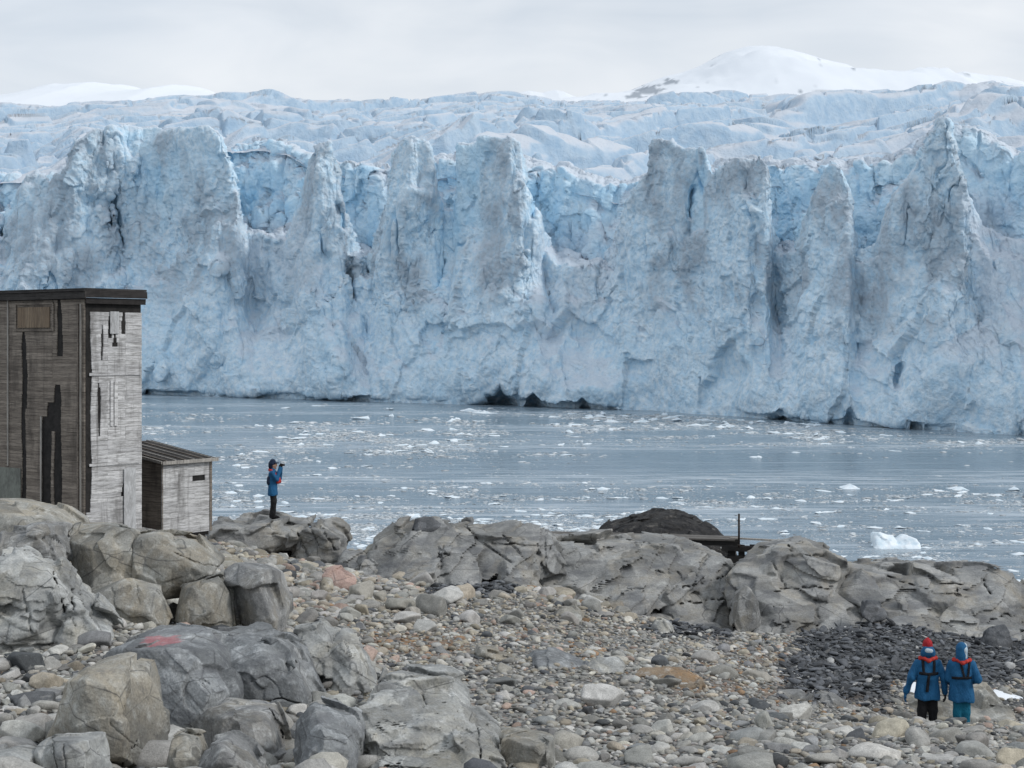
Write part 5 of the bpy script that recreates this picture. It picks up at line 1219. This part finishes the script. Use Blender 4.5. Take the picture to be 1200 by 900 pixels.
# walker in the red hat
A1 = [((-.20,0,1.345),(-.325,-.02,1.09),(-.41,.03,.83)), ((.20,0,1.345),(.31,-.03,1.09),(.345,.03,.84))]
loc = stand(1087, 28.9); loc.z = CAMZ-(749-HZ)/F*28.9-1.77
w1_, cc = person('walker in a long blue parka with red beanie and black harness', loc, R(-4), A1, BLUE_C, BLACKC)
w1_.location.z = loc.z
V, Q = sdf_mesh([((0,.0,1.665),(0,-.005,1.685),.108,.100,(.95,1.08,1)),((0,.0,1.775),(0,0,1.775),.028,.028)], .01, .03, cut=lambda P: 1.645-P[:,2]); link('beanie', mesh_np('beanie', V, Q), REDC, w1_)
V, Q = sdf_mesh([((-.03,-.06,1.57),(.03,-.06,1.57),.095,.095),((-.07,-.04,1.52),(.07,-.04,1.52),.075,.075)], .011, .05, cut=lambda P: P[:,2]-1.665); hd_ = link('hood', mesh_np('hood', V, Q), BLUE_C, w1_)
V, Q = sdf_mesh([((-.025,-.128,1.585),(.03,-.128,1.580),.058,.056,(1,.62,.8))], .009, .03); link('hood_lining', mesh_np('hood_lining', V, Q), WHITEC, hd_)
V, Q = sdf_mesh([((-.145,-.02,1.44),(-.08,-.10,1.44),.028,.030),((-.08,-.10,1.44),(0,-.135,1.405),.030,.034),((0,-.135,1.405),(.08,-.10,1.44),.034,.030),((.08,-.10,1.44),(.145,-.02,1.44),.030,.028),((-.15,-.03,1.435),(-.11,.12,1.30),.045,.05),((.15,-.03,1.435),(.11,.12,1.30),.045,.05)], .011, .03, wob=.012); link('life_vest', mesh_np('life_vest', V, Q), ORG, w1_)
for path in (((-.115,1.44),(-.10,1.20)), ((.115,1.44),(.10,1.20)), ((-.185,1.185),(0,1.175),(.19,1.185)), ((0,1.18),(-.035,.86))): ribbon('strap', STRAP, w1_, cc, path, .05 if path[0][0] else .055)
glove(w1_, BLUE_C, (-.42,.035,.80), (-.22,.10,-1), (.1,1,0), (1,0,0)); glove(w1_, BLACKC, (.348,.035,.81), (.05,.10,-1), (.1,1,0), (-1,0,0))
# walker with the hood up
A2 = [((-.20,0,1.36),(-.255,.03,1.10),(-.20,.20,.98)), ((.20,0,1.36),(.31,-.06,1.12),(.17,.16,1.02))]
loc = stand(1127, 28.7); loc.z = CAMZ-(753-HZ)/F*28.7-1.74
w2_, cc = person('walker in blue parka with hood up and teal trousers', loc, R(-16), A2, BLUE_C, TEAL, legs=[((-.08,0,.92),(-.075,.01,.50),(-.06,-.02,.09)), ((.08,0,.92),(.07,.03,.50),(.075,.05,.09))])
V, Q = sdf_mesh([((0,-.02,1.63),(0,0,1.61),.122,.12,(.95,1.05,1.02)),((0,-.05,1.52),(0,-.03,1.46),.11,.12)], .011, .05, carve=[((0,.10,1.62),(0,.16,1.58),.085,.085)]); hd_ = link('hood', mesh_np('hood', V, Q), BLUE_C, w2_)
V, Q = sdf_mesh([((.062,-.085,1.50),(.062,-.085,1.62),.045,.048),((.062,-.085,1.62),(.05,-.02,1.69),.048,.052)], .009, .03); link('hood_stripe', mesh_np('hood_stripe', V, Q), WHITEC, hd_)
V, Q = sdf_mesh([((-.145,-.02,1.435),(-.07,-.10,1.44),.028,.030),((-.07,-.10,1.44),(.02,-.135,1.40),.030,.035),((.02,-.135,1.40),(.09,-.10,1.43),.035,.030),((.09,-.10,1.43),(.15,-.02,1.435),.030,.028),((-.15,-.03,1.435),(-.11,.12,1.30),.045,.05),((.15,-.03,1.435),(.11,.12,1.30),.045,.05)], .011, .03, wob=.012); link('life_vest', mesh_np('life_vest', V, Q), ORG, w2_)
for path in (((-.03,1.43),(.05,1.16)), ((.15,1.42),(.12,1.16)), ((-.19,1.13),(0,1.14),(.19,1.15))): ribbon('strap', STRAP, w2_, cc, path, .045)
glove(w2_, BLACKC, (.15,.18,1.03), (-1,.5,.0), (0,0,1), (0,-1,0)); glove(w2_, BLACKC, (-.19,.22,.975), (.9,.6,.1), (0,0,1), (0,-1,0))
# photographer on the ledge, facing right
A3_ = [((-.18,.02,1.36),(-.20,.17,1.20),(-.05,.25,1.50)), ((.18,.02,1.36),(.20,.17,1.18),(.05,.25,1.50))]
loc = Vector(pt(320, 608, 47.6))
bpy.context.view_layer.update(); hit_ = S.ray_cast(bpy.context.evaluated_depsgraph_get(), Vector((loc.x, loc.y, loc.z+3)), Vector((0,0,-1)))
if hit_[0] and abs(hit_[1].z-loc.z) < .6: loc.z = hit_[1].z-.01

w3_, cc = person('person in blue parka and dark cap standing on the ledge photographing the ice', loc, R(-96), A3_, BLUE_C, BLACKC, scale=.985, legs=[((-.09,0,.92),(-.095,.0,.50),(-.10,-.07,.09)), ((.09,0,.92),(.095,.04,.50),(.10,.03,.09))])
V, Q = sdf_mesh([((0,-.01,1.645),(0,-.01,1.69),.108,.09,(.95,1.1,1)),((0,-.06,1.56),(0,-.05,1.62),.095,.10)], .011, .04, carve=[((0,.11,1.58),(0,.2,1.56),.075,.08)]); cp_ = link('cap', mesh_np('cap', V, Q), NAVY, w3_)
V, Q = sdf_mesh([((-.05,.10,1.665),(.05,.10,1.665),.045,.045,(1,1,.3)),((0,.14,1.66),(0,.17,1.655),.05,.04,(1,1,.25))], .008, .03); link('cap_brim', mesh_np('cap_brim', V, Q), NAVY, cp_)
V, Q = sdf_mesh([((-.13,-.02,1.43),(-.12,.12,1.30),.045,.05),((.13,-.02,1.43),(.12,.12,1.30),.045,.05),((-.12,.12,1.30),(-.10,.19,1.10),.055,.06),((.12,.12,1.30),(.10,.19,1.10),.055,.06),((-.13,-.03,1.43),(0,-.11,1.45),.042,.045),((0,-.11,1.45),(.13,-.03,1.43),.045,.042)], .011, .03, wob=.01); link('life_vest', mesh_np('life_vest', V, Q), ORG, w3_)
ribbon('strap', STRAP, w3_, cc, ((-.19,1.13),(0,1.12),(.19,1.13)), .06)
V, Q = sdf_mesh([((-.13,-.10,1.10),(.13,-.10,1.10),.10,.10,(1,.8,1)),((-.12,-.08,1.2),(.12,-.08,1.2),.09,.09)], .012, .04); link('waist_pack', mesh_np('waist_pack', V, Q), NAVY, w3_)
glove(w3_, BLACKC, (-.055,.25,1.51), (.35,.15,1), (0,1,0), (1,0,0)); glove(w3_, BLACKC, (.055,.25,1.51), (-.35,.15,1), (0,1,0), (-1,0,0))
bm = bmesh.new(); bmesh.ops.create_cube(bm, size=1, matrix=Matrix.Diagonal((.13,.035,.075,1))); bmesh.ops.bevel(bm, geom=bm.edges[:], offset=.008, segments=2, affect='EDGES')
bmesh.ops.create_cone(bm, cap_ends=True, segments=18, radius1=.03, radius2=.027, depth=.05, matrix=Matrix.Translation((0,.035,0))@Matrix.Rotation(R(-90),4,'X'))
ca_ = link('camera_body', new_from_bm('camera_body', bm), IRON); ca_.name = 'compact_camera'
ca_.matrix_world = Matrix.Translation(loc)@Matrix.Rotation(R(-96),4,'Z')@Matrix.Translation((0,.29,1.575)); tag(ca_, 'small dark camera held up to the face of the person on the ledge', 'camera')
# ------------------------------------------------------------------ brash ice on the sea
rs = np.random.RandomState(23)
def brash(px, py):
    """how much drifting ice lies at a photo position"""
    st = n2(px*.055, py, 6.5, 4, .62, seed=140)*1.2+n2(px*.2, py, 16, 2, seed=141)*.5
    a = .30*np.exp(-((py-498)/14)**2)*(px < 560)+1.0*np.exp(-((py-513+(px-1200)*-.035)/18)**2)*sstep(480, 700, px)
    a = np.maximum(a, .75*np.exp(-((py-520)/26)**2)*sstep(760, 560, px))
    a = np.maximum(a, .30*np.exp(-((py-583)/26)**2)*sstep(900, 500, px)*1.8)
    a = np.maximum(a, .55*np.exp(-((py-612)/14)**2)*sstep(250, 420, px)*sstep(1000, 700, px))
    a = np.maximum(a, .62*np.exp(-((py-585)/16)**2)*sstep(620, 760, px)*.75)
    a = np.maximum(a, .6*np.exp(-((py-665)/16)**2)*sstep(980, 1040, px)); a = np.maximum(a, .30*np.exp(-((py-630)/22)**2)*sstep(860, 960, px))
    a = np.maximum(a, 1.3*np.exp(-((py-618)/15)**2)*sstep(200, 330, px)*sstep(740, 620, px))
    a = a*sstep(-.28, .40, st)*1.75
    lane = np.exp(-((py-546-(px-800)*-.01)/11)**2)*sstep(440, 620, px)
    return np.clip(a*(1-.93*lane)+.022*(1-lane*.6), 0, 1)
n = 620000
px = rs.uniform(-40, 1240, n); py = 455+rs.rand(n)*245
b_ = tab(BASE, px)
D = CAMZ*F/(py-HZ)
keep = (py > b_+2) & (rs.rand(n) < brash(px, py)**1.25*.50)
px, py, D = px[keep], py[keep], D[keep]; X = (px-600)/F*D; n = len(D)
gzz = gz0(X, D); ok = (gzz < -.15) | (D > 62); X, D, px, py = X[ok], D[ok], px[ok], py[ok]; n = len(D)
u = rs.rand(n); rad = .072*(5.2**(u**7))*rs.uniform(.7, 1.3, n)*np.where(D > 130, (D/130)**1.25, (D/130)**.5)
hgt = rad*rs.uniform(.06, .17, n)*np.clip(D/130, 1, 1.5)*np.where(u > .93, 1.25, 1.0)
Sz = np.stack([rad*rs.uniform(1.0, 1.9, n), rad*rs.uniform(.5, .95, n), hgt], -1); Cc = np.stack([X, D, hgt*rs.uniform(-.1, .3, n)], -1)
Rm = rotm(n, .07); wh = rs.randint(0, 16, n)
tone = np.clip(rs.normal(.66, .10, (n,1)), .42, .90); colr = tone*np.array([[.91,.965,1.0]])
m = M('brash_ice'); pb = m.pos(); nz = m.noise(2.5, 5, .65, pb)
BR = m.done(m.mix(.8, m.attr('col', 'Color'), m.ramp(nz, [(.3,.78),(.7,1.12)]), 'MULTIPLY'), .55, m.bump(nz, .5, .1))
m = M('floe_ice'); pb = m.pos(); nz = m.noise(2.5, 5, .65, pb)
FL = m.done(m.mix(m.ramp(nz, [(.35,0),(.65,1)]), (.62,.74,.82), (.86,.90,.93)), .5, m.bump(nz, .6, .12))
big = np.argsort(-rad/D*((px > 4) & (px < 1196) & (py < 690) & ~((px < 262) & (py > 470)) & ~((px < 170))))
def hidden(i):
    o_ = camo.location; t_ = Vector((X[i], D[i], hgt[i]*.8)); dv = t_-o_
    return S.ray_cast(dg, o_, dv.normalized(), distance=dv.length-1.0)[0]
bpy.context.view_layer.update(); dg = bpy.context.evaluated_depsgraph_get()
FS = []
for k in range(12):
    V, T = stone_shape(3, 700+k, True, 10); V = V.copy(); rr2 = np.random.RandomState(900+k)
    for q in range(3):
        a0 = rr2.uniform(-.6, .6, 2); V[:,2] += np.where(V[:,2] > 0, .9*np.exp(-((V[:,0]-a0[0])**2+(V[:,1]-a0[1])**2)/rr2.uniform(.03, .16)), 0)*rr2.uniform(.3, 1.2)
    V += noise(V, .5, 3, seed=k)[:,None]*V*.16; FS.append((V, T))
fp = {}; solo2 = np.zeros(n, bool); cnt = 0
def fzone(px, py):
    h = 'left of the photographer' if px < 312 else 'right of the photographer' if px < 480 else 'at centre' if px < 800 else 'towards the right'
    v = 'far out under the ice cliff' if py < 515 else 'in mid bay' if py < 575 else 'near the shore rocks'
    return v+' '+h
for i in big:
    if cnt >= 280: break
    if hidden(i): continue
    k = int(wh[i] % 12)
    if k not in fp: o = link('ice_floe', mesh_np('ice_floe', *FS[k]), FL); fp[k] = o
    else: o = fp[k].copy(); COL.objects.link(o)
    Mx = Matrix(Rm[i].tolist()).to_4x4()@Matrix.Diagonal((*Sz[i], 1)); Mx.translation = Vector(Cc[i]); o.matrix_world = Mx
    solo2[i] = True; cnt += 1
    tag(o, ('low flat' if hgt[i]/rad[i] < .17 else 'small peaked')+' white ice floe '+fzone(px[i], py[i]), 'ice floe', 'ice floes drifting in the bay')
s_ = ~solo2; near_ = s_ & (D < 150)
V1, T1, K1 = merge(SHP[1], wh[s_], Cc[s_], Sz[s_], Rm[s_], colr[s_])
o = link('brash_ice', mesh_np('brash_ice', V1, T1, {'col': K1}, smooth=False), BR); tag(o, 'white brash ice scattered in drifting bands on the sea', None, None, 'stuff')
print('brash', n, 'solo', cnt)
# the small iceberg off the right outcrop
def berg(label, pts, d, T, seed): rock('iceberg', label, FL, [pts] if not isinstance(pts[0], list) else pts, d, T, 'iceberg', amp=.05, size=.5, seed=seed, rnd=.04, sink=.6, chip=.8)
berg('small white iceberg with two humps floating off the right outcrop', [[(1026,643,0),(1025,630,.3),(1027,624,.5),(1032,626,.6),(1036,632,.5),(1046,630,.5),(1052,629,.7),(1054,643,0)],[(1048,643,.1),(1054,632,.4),(1062,627,.7),(1070,629,.6),(1080,636,.3),(1081,643,0)],[(1024,643,-.2),(1026,638,.1),(1080,639,.1),(1083,644,-.2)]], 80, 1.2, 500)
berg('pointed low iceberg floating right of the calm lane', [[(986,573,0),(993,569,.6),(998,567,.8),(1003,570,.7),(1010,573,0)]], 113, 1.5, 501)
berg('broad low iceberg with a jagged crest near the right edge', [[(1112,575,0),(1119,572,.6),(1127,570,.8),(1133,572,.6),(1139,575,0)]], 112, 1.5, 502)
